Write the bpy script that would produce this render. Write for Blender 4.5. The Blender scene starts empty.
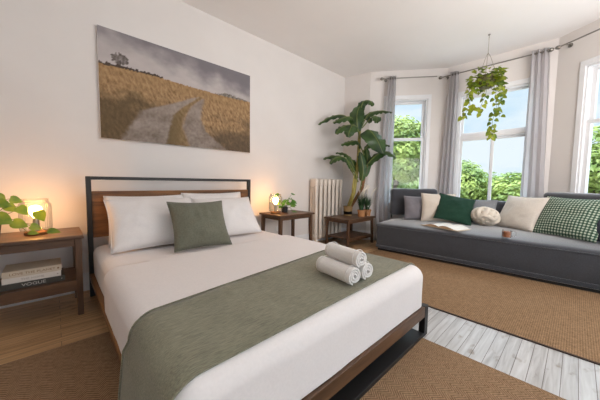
import bpy, bmesh, math, random
from mathutils import Vector, Matrix, noise
PI = math.pi
rnd = random.Random(7)
scene = bpy.context.scene
C = scene.collection

# ------------------------------------------------------------------ materials
def new_mat(name):
    m = bpy.data.materials.new(name); m.use_nodes = True
    nt = m.node_tree; b = nt.nodes['Principled BSDF']
    return m, nt, b
def N(nt, typ, **kw):
    n = nt.nodes.new(typ)
    for k, v in kw.items(): setattr(n, k, v)
    return n
def L(nt, a, b): nt.links.new(a, b)
def coords(nt, scale=(1, 1, 1), kind='Object', rot=(0, 0, 0)):
    tc = N(nt, 'ShaderNodeTexCoord'); mp = N(nt, 'ShaderNodeMapping')
    mp.inputs['Scale'].default_value = scale; mp.inputs['Rotation'].default_value = rot
    L(nt, tc.outputs[kind], mp.inputs['Vector']); return mp.outputs['Vector']
def ramp(nt, fac, stops):
    r = N(nt, 'ShaderNodeValToRGB'); e = r.color_ramp.elements
    e[0].position, e[0].color = stops[0][0], (*stops[0][1], 1)
    e[1].position, e[1].color = stops[-1][0], (*stops[-1][1], 1)
    for p, c in stops[1:-1]:
        x = e.new(p); x.color = (*c, 1)
    L(nt, fac, r.inputs['Fac']); return r.outputs['Color']
def math_node(nt, op, a, b=None, c=None):
    n = N(nt, 'ShaderNodeMath', operation=op)
    for i, v in enumerate((a, b, c)):
        if v is None: continue
        if isinstance(v, (int, float)): n.inputs[i].default_value = v
        else: L(nt, v, n.inputs[i])
    return n.outputs[0]
def mixc(nt, fac, a, b, blend='MIX'):
    n = N(nt, 'ShaderNodeMix', data_type='RGBA', blend_type=blend)
    if isinstance(fac, (int, float)): n.inputs[0].default_value = fac
    else: L(nt, fac, n.inputs[0])
    for i, v in ((6, a), (7, b)):
        if isinstance(v, tuple): n.inputs[i].default_value = (*v, 1)
        else: L(nt, v, n.inputs[i])
    return n.outputs[2]
def bump(nt, b, height, strength=.3, dist=.01):
    n = N(nt, 'ShaderNodeBump'); n.inputs['Strength'].default_value = strength; n.inputs['Distance'].default_value = dist
    L(nt, height, n.inputs['Height']); L(nt, n.outputs[0], b.inputs['Normal'])
def plain(name, col, rough=.6, metal=0, var=.06, vscale=8, bmp=0, bscale=60, spec=.5):
    m, nt, b = new_mat(name)
    nz = N(nt, 'ShaderNodeTexNoise'); nz.inputs['Scale'].default_value = vscale; nz.inputs['Detail'].default_value = 4
    L(nt, coords(nt), nz.inputs['Vector'])
    lo = tuple(c*(1-var) for c in col); hi = tuple(min(1, c*(1+var)) for c in col)
    L(nt, ramp(nt, nz.outputs[0], [(.3, lo), (.7, hi)]), b.inputs['Base Color'])
    b.inputs['Roughness'].default_value = rough; b.inputs['Metallic'].default_value = metal
    b.inputs['Specular IOR Level'].default_value = spec
    if bmp:
        n2 = N(nt, 'ShaderNodeTexNoise'); n2.inputs['Scale'].default_value = bscale; n2.inputs['Detail'].default_value = 6
        L(nt, coords(nt), n2.inputs['Vector']); bump(nt, b, n2.outputs[0], bmp)
    return m
def fabric(name, col, var=.12, weave=260, streak=None, rough=.9, sheen=.2, bmp=.25):
    m, nt, b = new_mat(name)
    v = coords(nt, streak or (1, 1, 1))
    n1 = N(nt, 'ShaderNodeTexNoise'); n1.inputs['Scale'].default_value = weave*.35; n1.inputs['Detail'].default_value = 5; L(nt, v, n1.inputs['Vector'])
    n2 = N(nt, 'ShaderNodeTexNoise'); n2.inputs['Scale'].default_value = 5; L(nt, coords(nt), n2.inputs['Vector'])
    f = math_node(nt, 'ADD', math_node(nt, 'MULTIPLY', n1.outputs[0], .75), math_node(nt, 'MULTIPLY', n2.outputs[0], .25))
    L(nt, ramp(nt, f, [(.3, tuple(c*(1-var*1.6) for c in col)), (.7, tuple(min(1, c*(1+var)) for c in col))]), b.inputs['Base Color'])
    b.inputs['Roughness'].default_value = rough; b.inputs['Sheen Weight'].default_value = sheen; b.inputs['Specular IOR Level'].default_value = .2
    bump(nt, b, n1.outputs[0], bmp, .003)
    return m
def wood(name, dark, light, axis='x', rough=.42, scale=1.0):
    m, nt, b = new_mat(name)
    s = {'x': (1.2, 14, 14), 'y': (14, 1.2, 14), 'z': (14, 14, 1.2)}[axis]
    v = coords(nt, tuple(k*scale for k in s))
    n = N(nt, 'ShaderNodeTexNoise'); n.inputs['Scale'].default_value = 1.6; n.inputs['Detail'].default_value = 8; n.inputs['Distortion'].default_value = .7
    L(nt, v, n.inputs['Vector'])
    v2 = coords(nt, tuple(k*4*scale for k in s))
    n2 = N(nt, 'ShaderNodeTexNoise'); n2.inputs['Scale'].default_value = 3; n2.inputs['Detail'].default_value = 4; L(nt, v2, n2.inputs['Vector'])
    f = math_node(nt, 'ADD', math_node(nt, 'MULTIPLY', n.outputs[0], .75), math_node(nt, 'MULTIPLY', n2.outputs[0], .25))
    L(nt, ramp(nt, f, [(.33, dark), (.5, tuple((a+c)/2 for a, c in zip(dark, light))), (.68, light)]), b.inputs['Base Color'])
    b.inputs['Roughness'].default_value = rough
    bump(nt, b, n2.outputs[0], .15, .002)
    return m
def clear_glass(name, tint=(1, 1, 1), refl=1.0, rough=.02):
    m = bpy.data.materials.new(name); m.use_nodes = True; nt = m.node_tree
    nt.nodes.remove(nt.nodes['Principled BSDF'])
    t = N(nt, 'ShaderNodeBsdfTransparent'); t.inputs[0].default_value = (*tint, 1)
    g = N(nt, 'ShaderNodeBsdfGlossy'); g.inputs['Roughness'].default_value = rough
    fr = N(nt, 'ShaderNodeFresnel'); fr.inputs[0].default_value = 1.45
    mx = N(nt, 'ShaderNodeMixShader')
    L(nt, math_node(nt, 'MULTIPLY', fr.outputs[0], refl), mx.inputs[0]); L(nt, t.outputs[0], mx.inputs[1]); L(nt, g.outputs[0], mx.inputs[2])
    L(nt, mx.outputs[0], nt.nodes['Material Output'].inputs['Surface'])
    return m
def leaf_mat(name, a, bcol, rough=.4, trans=.25, scale=12):
    m, nt, b = new_mat(name)
    n = N(nt, 'ShaderNodeTexNoise'); n.inputs['Scale'].default_value = scale; n.inputs['Detail'].default_value = 3
    L(nt, coords(nt), n.inputs['Vector'])
    col = ramp(nt, n.outputs[0], [(.35, a), (.65, bcol)])
    L(nt, col, b.inputs['Base Color']); b.inputs['Roughness'].default_value = rough
    tr = N(nt, 'ShaderNodeBsdfTranslucent'); L(nt, col, tr.inputs[0])
    mx = N(nt, 'ShaderNodeMixShader'); mx.inputs[0].default_value = trans
    L(nt, b.outputs[0], mx.inputs[1]); L(nt, tr.outputs[0], mx.inputs[2]); L(nt, mx.outputs[0], nt.nodes['Material Output'].inputs['Surface'])
    return m
M = {}
M['wall'] = plain('wall_plaster', (.765, .725, .70), .85, var=.02, vscale=3, bmp=.06, bscale=90)
M['ceiling'] = plain('ceiling_paint', (.86, .84, .83), .9, var=.015, vscale=2, bmp=.04)
M['trim'] = plain('trim_paint', (.82, .83, .85), .4, var=.02)
M['rad'] = plain('radiator_paint', (.74, .66, .58), .45, var=.05, bmp=.05)
M['walnut_x'] = wood('walnut_along', (.055, .026, .013), (.165, .082, .040), 'x')
M['walnut_y'] = wood('walnut_deep', (.055, .026, .013), (.165, .082, .040), 'y')
M['walnut_z'] = wood('walnut_upright', (.055, .026, .013), (.155, .076, .038), 'z')
M['acacia_x'] = wood('acacia_along', (.085, .033, .008), (.27, .115, .032), 'x', .6)
M['acacia_y'] = wood('acacia_deep', (.085, .033, .008), (.28, .115, .030), 'y')
M['dark_metal'] = plain('dark_metal', (.013, .012, .012), .5, .1, var=.1)
M['rod_metal'] = plain('brushed_metal', (.30, .285, .26), .35, .9, var=.08)
M['linen'] = fabric('white_linen', (.82, .77, .755), var=.025, bmp=.08, sheen=.1)
M['pillowcase'] = fabric('white_pillowcase', (.82, .78, .765), var=.025, bmp=.08, sheen=.1)
M['towel'] = fabric('towel_terry', (.84, .815, .79), var=.05, weave=500, bmp=.5)
M['runner'] = fabric('sage_chenille', (.245, .235, .165), var=.28, weave=180, streak=(.5, 5, 3), bmp=.5)
M['sage'] = fabric('sage_velvet', (.165, .165, .122), var=.14, sheen=.15)
M['charcoal'] = fabric('charcoal_upholstery', (.046, .049, .060), var=.22, weave=300, bmp=.4, sheen=.8, rough=.65)
M['curtain'] = fabric('curtain_linen', (.87, .85, .845), var=.02, bmp=.1)
_nt = M['curtain'].node_tree; _b = _nt.nodes['Principled BSDF']; _t = N(_nt, 'ShaderNodeBsdfTranslucent'); _t.inputs[0].default_value = (.84, .83, .85, 1); _m = N(_nt, 'ShaderNodeMixShader'); _m.inputs[0].default_value = .6
L(_nt, _b.outputs[0], _m.inputs[1]); L(_nt, _t.outputs[0], _m.inputs[2]); L(_nt, _m.outputs[0], _nt.nodes['Material Output'].inputs['Surface'])
M['mauve'] = fabric('grey_cushion', (.22, .205, .225), var=.1)
M['greyc'] = fabric('pale_grey_cushion', (.25, .26, .28), var=.1)
M['cream'] = fabric('cream_cushion', (.74, .66, .57), var=.06)
M['cream2'] = fabric('oat_cushion', (.70, .64, .57), var=.06)
M['knot'] = fabric('cream_knit', (.72, .64, .54), var=.07, bmp=.4)
M['emerald'] = fabric('emerald_velvet', (.015, .052, .032), var=.25, sheen=.08)
M['navy'] = fabric('navy_cushion', (.025, .028, .045), var=.2)
M['terracotta'] = plain('terracotta', (.50, .235, .095), .8, var=.15, bmp=.1)
M['basket'] = plain('woven_seagrass', (.30, .19, .08), .85, var=.25, vscale=60, bmp=.6, bscale=120)
M['hangpot'] = plain('mossy_pot', (.13, .12, .05), .9, var=.3, vscale=30, bmp=.4)
M['black'] = plain('black_paint', (.02, .018, .018), .6)
M['soil'] = plain('soil', (.03, .02, .013), .95, var=.4, vscale=60, bmp=.6)
M['paper'] = plain('book_paper', (.78, .74, .68), .8, var=.04, vscale=40)
M['page_edge'] = plain('book_page_edges', (.50, .33, .20), .8, var=.1, vscale=60)
M['cover_tan'] = plain('tan_book_cover', (.60, .50, .38), .6, var=.04)
M['cover_white'] = plain('white_book_cover', (.72, .66, .60), .6, var=.04)
M['cover_black'] = plain('charcoal_book_cover', (.055, .05, .04), .5, var=.1)
M['ink_tan'] = plain('brown_ink', (.25, .12, .06), .6)
M['ink_grey'] = plain('grey_ink', (.38, .32, .28), .6)
M['ink_white'] = plain('white_ink', (.58, .55, .50), .5)
M['rope'] = plain('cotton_cord', (.42, .38, .33), .9, var=.1)
M['plastic'] = plain('white_plastic', (.80, .79, .77), .4)
M['wire'] = plain('pale_cable', (.62, .60, .58), .5)
M['ribbed'] = clear_glass('ribbed_glass', (.95, .96, .94), .6, .08)
M['pane'] = clear_glass('window_glass', (.98, .995, 1.0), .3, .0)
M['mugglass'] = clear_glass('mug_glass', (.96, .95, .94), .5, .03)
M['tea'] = plain('tea', (.42, .17, .09), .25, var=.3, vscale=40)
M['pothos'] = leaf_mat('pothos_leaf', (.10, .22, .018), (.30, .40, .045), .35, .3)
M['hang'] = leaf_mat('trailing_leaf', (.085, .16, .018), (.42, .47, .04), .4, .4, 9)
M['fern'] = leaf_mat('fern_leaf', (.04, .16, .015), (.14, .32, .04), .4, .3)
M['banana'] = leaf_mat('banana_leaf', (.014, .042, .012), (.055, .115, .026), .35, .2, 5)
M['stem_yellow'] = plain('banana_stem', (.34, .29, .07), .5, var=.3, vscale=14)
M['stake'] = plain('coir_stake', (.24, .12, .05), .9, var=.3, vscale=50, bmp=.5)
M['grass'] = leaf_mat('grass_blade', (.015, .05, .022), (.06, .13, .05), .5, .2)
M['plume'] = plain('dry_plume', (.80, .74, .64), .9, var=.1)
M['vine'] = plain('vine_stem', (.16, .20, .05), .6)
M['tree1'] = leaf_mat('tree_leaf_light', (.13, .20, .035), (.36, .42, .10), .5, .35, 2.2)
M['tree2'] = leaf_mat('tree_leaf_mid', (.09, .16, .035), (.26, .33, .09), .5, .35, 2.2)
M['bark'] = plain('bark', (.12, .09, .065), .9, var=.3, bmp=.5, bscale=20)
M['ground_bounce'] = plain('pale_bounce_ground', (.50, .47, .42), .95, var=.15, vscale=2)  # unseen ground, made pale to bounce sunlight up onto the ceiling
# lamp bulb
m, nt, b = new_mat('glowing_bulb'); b.inputs['Emission Color'].default_value = (1, .46, .13, 1); b.inputs['Emission Strength'].default_value = 88
b.inputs['Base Color'].default_value = (1, .9, .75, 1); M['bulb'] = m
# check cushion
m, nt, b = new_mat('green_check_weave')
v = coords(nt, (1, 1, 1)); sx = N(nt, 'ShaderNodeSeparateXYZ'); L(nt, v, sx.inputs[0])
def stripe(o, per): return math_node(nt, 'LESS_THAN', math_node(nt, 'PINGPONG', o, per/2), per*.24)
sx1, sz1 = stripe(sx.outputs[0], .028), stripe(sx.outputs[2], .028)
both = math_node(nt, 'MULTIPLY', sx1, sz1); one = math_node(nt, 'MAXIMUM', sx1, sz1)
c1 = mixc(nt, one, (.50, .56, .46), (.085, .15, .10)); c2 = mixc(nt, both, c1, (.018, .05, .035))
L(nt, c2, b.inputs['Base Color']); b.inputs['Roughness'].default_value = .95
nz = N(nt, 'ShaderNodeTexNoise'); nz.inputs['Scale'].default_value = 200; L(nt, v, nz.inputs['Vector']); bump(nt, b, nz.outputs[0], .4, .004)
M['check'] = m
# floor boards: pale grey at low y, honey brown towards the head wall
m, nt, b = new_mat('floor_boards')
v = coords(nt)
br = N(nt, 'ShaderNodeTexBrick'); br.inputs['Scale'].default_value = 1; br.inputs['Brick Width'].default_value = 2.6; br.inputs['Row Height'].default_value = .064
br.inputs['Mortar Size'].default_value = .0018; br.inputs['Mortar Smooth'].default_value = .3; br.inputs['Color1'].default_value = (.35, .35, .35, 1); br.inputs['Color2'].default_value = (.75, .75, .75, 1); br.inputs['Mortar'].default_value = (0, 0, 0, 1)
br.offset = .37
L(nt, v, br.inputs['Vector'])
gr = N(nt, 'ShaderNodeTexNoise'); gr.inputs['Scale'].default_value = 2; gr.inputs['Detail'].default_value = 7; gr.inputs['Distortion'].default_value = .6
L(nt, coords(nt, (1.5, 22, 1)), gr.inputs['Vector'])
f = math_node(nt, 'ADD', math_node(nt, 'MULTIPLY', gr.outputs[0], .6), math_node(nt, 'MULTIPLY', br.outputs['Color'], .4))
honey = ramp(nt, f, [(.35, (.33, .185, .08)), (.65, (.62, .385, .20))])
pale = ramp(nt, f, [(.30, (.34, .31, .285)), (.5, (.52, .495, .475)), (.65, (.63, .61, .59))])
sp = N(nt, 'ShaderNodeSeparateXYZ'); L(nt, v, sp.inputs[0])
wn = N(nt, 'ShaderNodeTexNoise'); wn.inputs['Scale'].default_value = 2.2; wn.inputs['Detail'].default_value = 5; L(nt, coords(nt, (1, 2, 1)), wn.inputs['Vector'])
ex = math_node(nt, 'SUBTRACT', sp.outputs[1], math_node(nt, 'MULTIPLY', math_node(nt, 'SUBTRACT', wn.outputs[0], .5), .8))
pale_mask = N(nt, 'ShaderNodeMapRange'); pale_mask.inputs[1].default_value = 1.95; pale_mask.inputs[2].default_value = 1.25; pale_mask.inputs[3].default_value = 0; pale_mask.inputs[4].default_value = 1
L(nt, ex, pale_mask.inputs[0])
board_col = mixc(nt, pale_mask.outputs[0], honey, pale)
seam = math_node(nt, 'LESS_THAN', br.outputs['Fac'], .5)
fin = mixc(nt, math_node(nt, 'MULTIPLY', math_node(nt, 'SUBTRACT', 1, seam), .75), board_col, (.10, .075, .055))
kn = N(nt, 'ShaderNodeTexNoise'); kn.inputs['Scale'].default_value = 9; kn.inputs['Detail'].default_value = 3; L(nt, coords(nt, (1, 1.8, 1)), kn.inputs['Vector'])
kr = ramp(nt, kn.outputs[0], [(.60, (1, 1, 1)), (.74, (.60, .52, .44))])
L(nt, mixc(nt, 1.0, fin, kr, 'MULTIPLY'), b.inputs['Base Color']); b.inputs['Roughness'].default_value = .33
bump(nt, b, math_node(nt, 'MULTIPLY', seam, 1.0), .25, .003)
M['floor'] = m
# rugs
def rug_mat(name, dark, light, herring):
    m, nt, b = new_mat(name)
    v = coords(nt); s = N(nt, 'ShaderNodeSeparateXYZ'); L(nt, v, s.inputs[0])
    nz = N(nt, 'ShaderNodeTexNoise'); nz.inputs['Scale'].default_value = 150; nz.inputs['Detail'].default_value = 4; L(nt, v, nz.inputs['Vector'])
    if herring:
        zig = math_node(nt, 'PINGPONG', s.outputs[0], .04)
        u = math_node(nt, 'ADD', s.outputs[1], zig)
        w = math_node(nt, 'MULTIPLY', math_node(nt, 'PINGPONG', u, .0075), 1/.0075)
        k = .6
    else:
        w = math_node(nt, 'MULTIPLY', math_node(nt, 'PINGPONG', s.outputs[1], .006), 1/.006); k = .25
    f = math_node(nt, 'ADD', math_node(nt, 'MULTIPLY', w, k), math_node(nt, 'MULTIPLY', nz.outputs[0], 1-k))
    n3 = N(nt, 'ShaderNodeTexNoise'); n3.inputs['Scale'].default_value = 55; n3.inputs['Detail'].default_value = 5; L(nt, v, n3.inputs['Vector'])
    f2 = math_node(nt, 'ADD', math_node(nt, 'MULTIPLY', f, .8), math_node(nt, 'MULTIPLY', n3.outputs[0], .42))
    L(nt, ramp(nt, f2, [(.36, dark), (.82, light)]), b.inputs['Base Color']); b.inputs['Roughness'].default_value = .95; b.inputs['Specular IOR Level'].default_value = .1
    bump(nt, b, f, .6, .004)
    return m
M['rug_bed'] = rug_mat('brown_sisal', (.145, .084, .043), (.39, .245, .145), True)
M['rug_sofa'] = rug_mat('tan_jute', (.115, .064, .031), (.40, .245, .135), False)
M['rug_edge'] = plain('rug_binding', (.05, .03, .02), .9)

# ------------------------------------------------------------------ mesh helpers
def link(name, me, mat, parent=None, smooth=False):
    if mat is not None: me.materials.append(M[mat] if isinstance(mat, str) else mat)
    if smooth:
        for p in me.polygons: p.use_smooth = True
    o = bpy.data.objects.new(name, me); C.objects.link(o)
    if parent: o.parent = parent
    return o
def obj(name, bm, mat, parent=None, smooth=False, sharp=None):
    me = bpy.data.meshes.new(name); bmesh.ops.recalc_face_normals(bm, faces=bm.faces); bm.to_mesh(me); bm.free()
    o = link(name, me, mat, parent, smooth)
    if sharp: me.set_sharp_from_angle(angle=math.radians(sharp))
    return o
def tag(o, label, cat, group=None, kind=None):
    o['label'] = label; o['category'] = cat
    if group: o['group'] = group
    if kind: o['kind'] = kind
    return o
def empty(name, label, cat, loc=(0, 0, 0), rz=0, group=None):
    o = bpy.data.objects.new(name, None); C.objects.link(o); o.empty_display_size = .1
    o.location = loc; o.rotation_euler = (0, 0, rz); return tag(o, label, cat, group)
def struct(o):
    o['kind'] = 'structure'; return o
def box(bm, lo, hi, bev=0, mtx=None, seg=2):
    x0, y0, z0 = lo; x1, y1, z1 = hi
    b = bmesh.new()
    vs = [b.verts.new(p) for p in ((x0, y0, z0), (x1, y0, z0), (x1, y1, z0), (x0, y1, z0), (x0, y0, z1), (x1, y0, z1), (x1, y1, z1), (x0, y1, z1))]
    for f in ((3, 2, 1, 0), (4, 5, 6, 7), (0, 1, 5, 4), (1, 2, 6, 5), (2, 3, 7, 6), (3, 0, 4, 7)): b.faces.new([vs[i] for i in f])
    if bev: bmesh.ops.bevel(b, geom=list(b.edges), offset=bev, segments=seg, profile=.5, affect='EDGES')
    if mtx: b.transform(mtx)
    merge(bm, b)
def merge(bm, b):
    me = bpy.data.meshes.new('tmp'); b.to_mesh(me); b.free(); bm.from_mesh(me); bpy.data.meshes.remove(me)
def boxes(*args, bev=.003):
    bm = bmesh.new()
    for lo, hi in args: box(bm, lo, hi, bev)
    return bm
def leg_bm(top, bot, w0, w1, bev=.003):
    """tapered square leg from top centre to bottom centre"""
    bm = bmesh.new(); r = []
    for c, w in ((bot, w1/2), (top, w0/2)):
        r.append([bm.verts.new((c[0]+sx*w, c[1]+sy*w, c[2])) for sx, sy in ((-1, -1), (1, -1), (1, 1), (-1, 1))])
    bm.faces.new(r[0][::-1]); bm.faces.new(r[1])
    for i in range(4): bm.faces.new((r[0][i], r[0][(i+1) % 4], r[1][(i+1) % 4], r[1][i]))
    bmesh.ops.bevel(bm, geom=list(bm.edges), offset=bev, segments=1, affect='EDGES')
    return bm
def tube(bm, pts, rad, n=8, caps=True, closed=False):
    pts = [Vector(p) for p in pts]; k = len(pts)
    rads = rad if isinstance(rad, (list, tuple)) else [rad]*k
    rings = []; prev = None
    for i, p in enumerate(pts):
        if closed: t = pts[(i+1) % k]-pts[i-1]
        else: t = pts[min(i+1, k-1)]-pts[max(i-1, 0)]
        t = t.normalized() if t.length > 1e-9 else Vector((0, 0, 1))
        if prev is None:
            a = Vector((0, 0, 1)) if abs(t.z) < .9 else Vector((1, 0, 0))
            u = t.cross(a).normalized()
        else: u = (prev-t*prev.dot(t)).normalized()
        prev = u; w = t.cross(u)
        rings.append([bm.verts.new(p+(u*math.cos(2*PI*j/n)+w*math.sin(2*PI*j/n))*rads[i]) for j in range(n)])
    for i in range(k if closed else k-1):
        a, b = rings[i], rings[(i+1) % k]
        for j in range(n): bm.faces.new((a[j], a[(j+1) % n], b[(j+1) % n], b[j]))
    if caps and not closed: bm.faces.new(rings[0][::-1]); bm.faces.new(rings[-1])
def lathe(bm, prof, n=32, ctr=(0, 0, 0), rib=0, nrib=0):
    rings = []
    for r, z in prof:
        if r < 1e-5: rings.append([bm.verts.new((ctr[0], ctr[1], ctr[2]+z))]); continue
        ring = []
        for j in range(n):
            a = 2*PI*j/n; rr = r*(1+rib*math.cos(nrib*a)) if rib else r
            ring.append(bm.verts.new((ctr[0]+rr*math.cos(a), ctr[1]+rr*math.sin(a), ctr[2]+z)))
        rings.append(ring)
    for a, b in zip(rings, rings[1:]):
        for j in range(n):
            q = [a[j % len(a)], a[(j+1) % len(a)], b[(j+1) % len(b)], b[j % len(b)]]
            q = list(dict.fromkeys(q))
            if len(q) > 2: bm.faces.new(q)
def rbox(lo, hi, r, n=24, noise_amp=0, crown=0, seed=0, taper=None):
    """soft upholstered block"""
    bm = bmesh.new(); lo, hi = Vector(lo), Vector(hi); c = (lo+hi)/2; h = (hi-lo)/2
    bmesh.ops.create_cube(bm, size=2); bmesh.ops.subdivide_edges(bm, edges=list(bm.edges), cuts=n, use_grid_fill=True)
    for v in bm.verts:
        q = Vector(v.co)
        # ease towards the edges so that the rounding gets enough rows
        q = Vector([math.copysign(abs(k)**.75, k) for k in q])
        p = Vector((q.x*h.x, q.y*h.y, q.z*h.z)); i = Vector([max(-(h[k]-r), min(h[k]-r, p[k])) for k in range(3)])
        d = p-i
        p = i+d.normalized()*r if d.length > 1e-6 else p
        if crown: p.z += crown*(1-(p.x/h.x)**2)*(1-(p.y/h.y)**2)*(1 if p.z > 0 else 0)
        if noise_amp:
            nn = noise.noise(p*7+Vector((seed, 0, 0)))+.5*noise.noise(p*17+Vector((0, seed, 0)))
            p += (d.normalized() if d.length > 1e-6 else Vector((0, 0, 1)))*nn*noise_amp
        v.co = p+c
    return bm
def pillow_bm(W, H, T, pinch=.07, n=26, seed=0, wr=.006, puff=.55, sag=0):
    bm = bmesh.new(); g = {}
    sd = Vector((seed*3.1, seed*1.7, 0))
    for side in (-1, 1):
        for i in range(n+1):
            for j in range(n+1):
                u = 2*i/n-1; v = 2*j/n-1
                rim = i in (0, n) or j in (0, n)
                if rim and (i, j, 0) in g: g[(i, j, side)] = g[(i, j, 0)]; continue
                x = W/2*u*(1-pinch*(1-v*v)); z = H/2*v*(1-pinch*(1-u*u))
                t = T/2*(max(0, (1-u**2))*max(0, (1-v**2)))**puff
                if not rim:
                    p = Vector((x*9, z*9, side*2.0))+sd
                    cw = (abs(u)*abs(v))
                    t += wr*(noise.noise(p)+.6*noise.noise(p*2.3))*(1-abs(u)**4)*(1-abs(v)**4)*2
                    # creases fanning from the corners
                    ang = math.atan2(abs(v)-1.15, abs(u)-1.15)
                    t += wr*.8*math.sin(ang*26+seed)*cw**2*2*(1-max(abs(u), abs(v))**8)
                z2 = z-sag*(1-u*u)*max(0, v)
                vert = bm.verts.new((x, side*t, z2+H/2*(1-pinch*.2)))
                g[(i, j, side)] = vert
                if rim: g[(i, j, 0)] = vert
        for i in range(n):
            for j in range(n):
                q = [g[(i, j, side)], g[(i+1, j, side)], g[(i+1, j+1, side)], g[(i, j+1, side)]]
                bm.faces.new(q if side < 0 else q[::-1])
    return bm
def pillow(name, W, H, T, mat, base, face, lean, label, cat='cushion', roll=0, seed=0, group=None, piping=None, **kw):
    o = obj(name, pillow_bm(W, H, T, seed=seed, **kw), mat, None, True)
    o.matrix_world = Matrix.Translation(base) @ Matrix.Rotation(math.radians(face+90), 4, 'Z') @ Matrix.Rotation(-math.radians(lean), 4, 'X') @ Matrix.Rotation(math.radians(roll), 4, 'Y')
    tag(o, label, cat, group)
    # stitched edge round the rim
    bm = bmesh.new(); pin = kw.get('pinch', .07); n = 26; pts = []
    def rimpt(u, v): return Vector((W/2*u*(1-pin*(1-v*v)), 0, H/2*v*(1-pin*(1-u*u))+H/2*(1-pin*.2)-kw.get('sag', 0)*(1-u*u)*max(0, v)))
    for k in range(n): pts.append(rimpt(-1+2*k/n, -1))
    for k in range(n): pts.append(rimpt(1, -1+2*k/n))
    for k in range(n): pts.append(rimpt(1-2*k/n, 1))
    for k in range(n): pts.append(rimpt(-1, 1-2*k/n))
    tube(bm, pts, .0032, 6, closed=True); obj('seam', bm, mat, o, True)
    return o
def text_mesh(name, body, size, mat, parent, mtx, ext=.0004, sx=1.0):
    cu = bpy.data.curves.new(name, 'FONT'); cu.body = body; cu.size = size; cu.extrude = ext; cu.align_x = 'CENTER'; cu.align_y = 'CENTER'
    t = bpy.data.objects.new('tmp_text', cu); C.objects.link(t)
    dg = bpy.context.evaluated_depsgraph_get(); me = bpy.data.meshes.new_from_object(t.evaluated_get(dg))
    bpy.data.objects.remove(t); bpy.data.curves.remove(cu)
    me.name = name; me.materials.clear(); me.transform(mtx @ Matrix.Diagonal((sx, 1, 1, 1)))
    return link(name, me, mat, parent)

# ------------------------------------------------------------------ room shell
YW = 3.06; ZC = 2.96; X0 = -1.5; Y0 = -3.4
P0, P1, P2, P3, P4 = (3.99, YW), (4.10, 2.59), (4.865, 1.59), (4.896, .275), (4.18, -.80)
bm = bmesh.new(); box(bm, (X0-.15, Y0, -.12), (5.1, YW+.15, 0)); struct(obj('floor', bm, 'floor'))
bm = bmesh.new(); box(bm, (X0-.15, Y0, ZC), (5.15, YW+.15, ZC+.15)); struct(obj('ceiling', bm, 'ceiling'))
bm = bmesh.new(); box(bm, (X0-.15, YW, 0), (P0[0]+.02, YW+.15, ZC)); struct(obj('wall_head', bm, 'wall'))
bm = bmesh.new(); box(bm, (X0-.15, Y0, 0), (X0, YW, ZC)); struct(obj('wall_left', bm, 'wall'))
def facet(A, B):
    A, B = Vector((*A, 0)), Vector((*B, 0)); d = (B-A).normalized(); n = Vector((d.y, -d.x, 0))   # n points outdoors? flipped below
    if (Vector((2, 1, 0))-A).dot(n) < 0: n = -n                # n = inward normal
    m = Matrix((( d.x, n.x, 0, A.x), (d.y, n.y, 0, A.y), (0, 0, 1, 0), (0, 0, 0, 1)))
    return m, (B-A).length
def fbm(m, *bx, bev=.002):
    bm = bmesh.new()
    for lo, hi in bx: box(bm, lo, hi, bev)
    bm.transform(m); return bm
def wall(name, A, B, hole=None, th=.16, e0=0, e1=0):
    m, ln = facet(A, B)
    if hole is None: bx = [((-e0, -th, 0), (ln+e1, 0, ZC))]
    else:
        s0, s1, z0, z1 = hole
        bx = [((-e0, -th, 0), (s0, 0, ZC)), ((s1, -th, 0), (ln+e1, 0, ZC)), ((s0, -th, 0), (s1, 0, z0)), ((s0, -th, z1), (s1, 0, ZC))]
    struct(obj(name, fbm(m, *bx, bev=0), 'wall')); return m, ln
wall('wall_alcove', P0, P1)
W1 = (.29, .955, .70, 2.47); W2 = (.20, 1.115, .70, 2.455); W3 = (.32, .98, .70, 2.47)
m1, l1 = wall('wall_bay_left', P1, P2, W1, e1=.06)
m2, l2 = wall('wall_bay_middle', P2, P3, W2, e0=.06, e1=.06)
m3, l3 = wall('wall_bay_right', P3, P4, W3, e0=.06)
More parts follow.
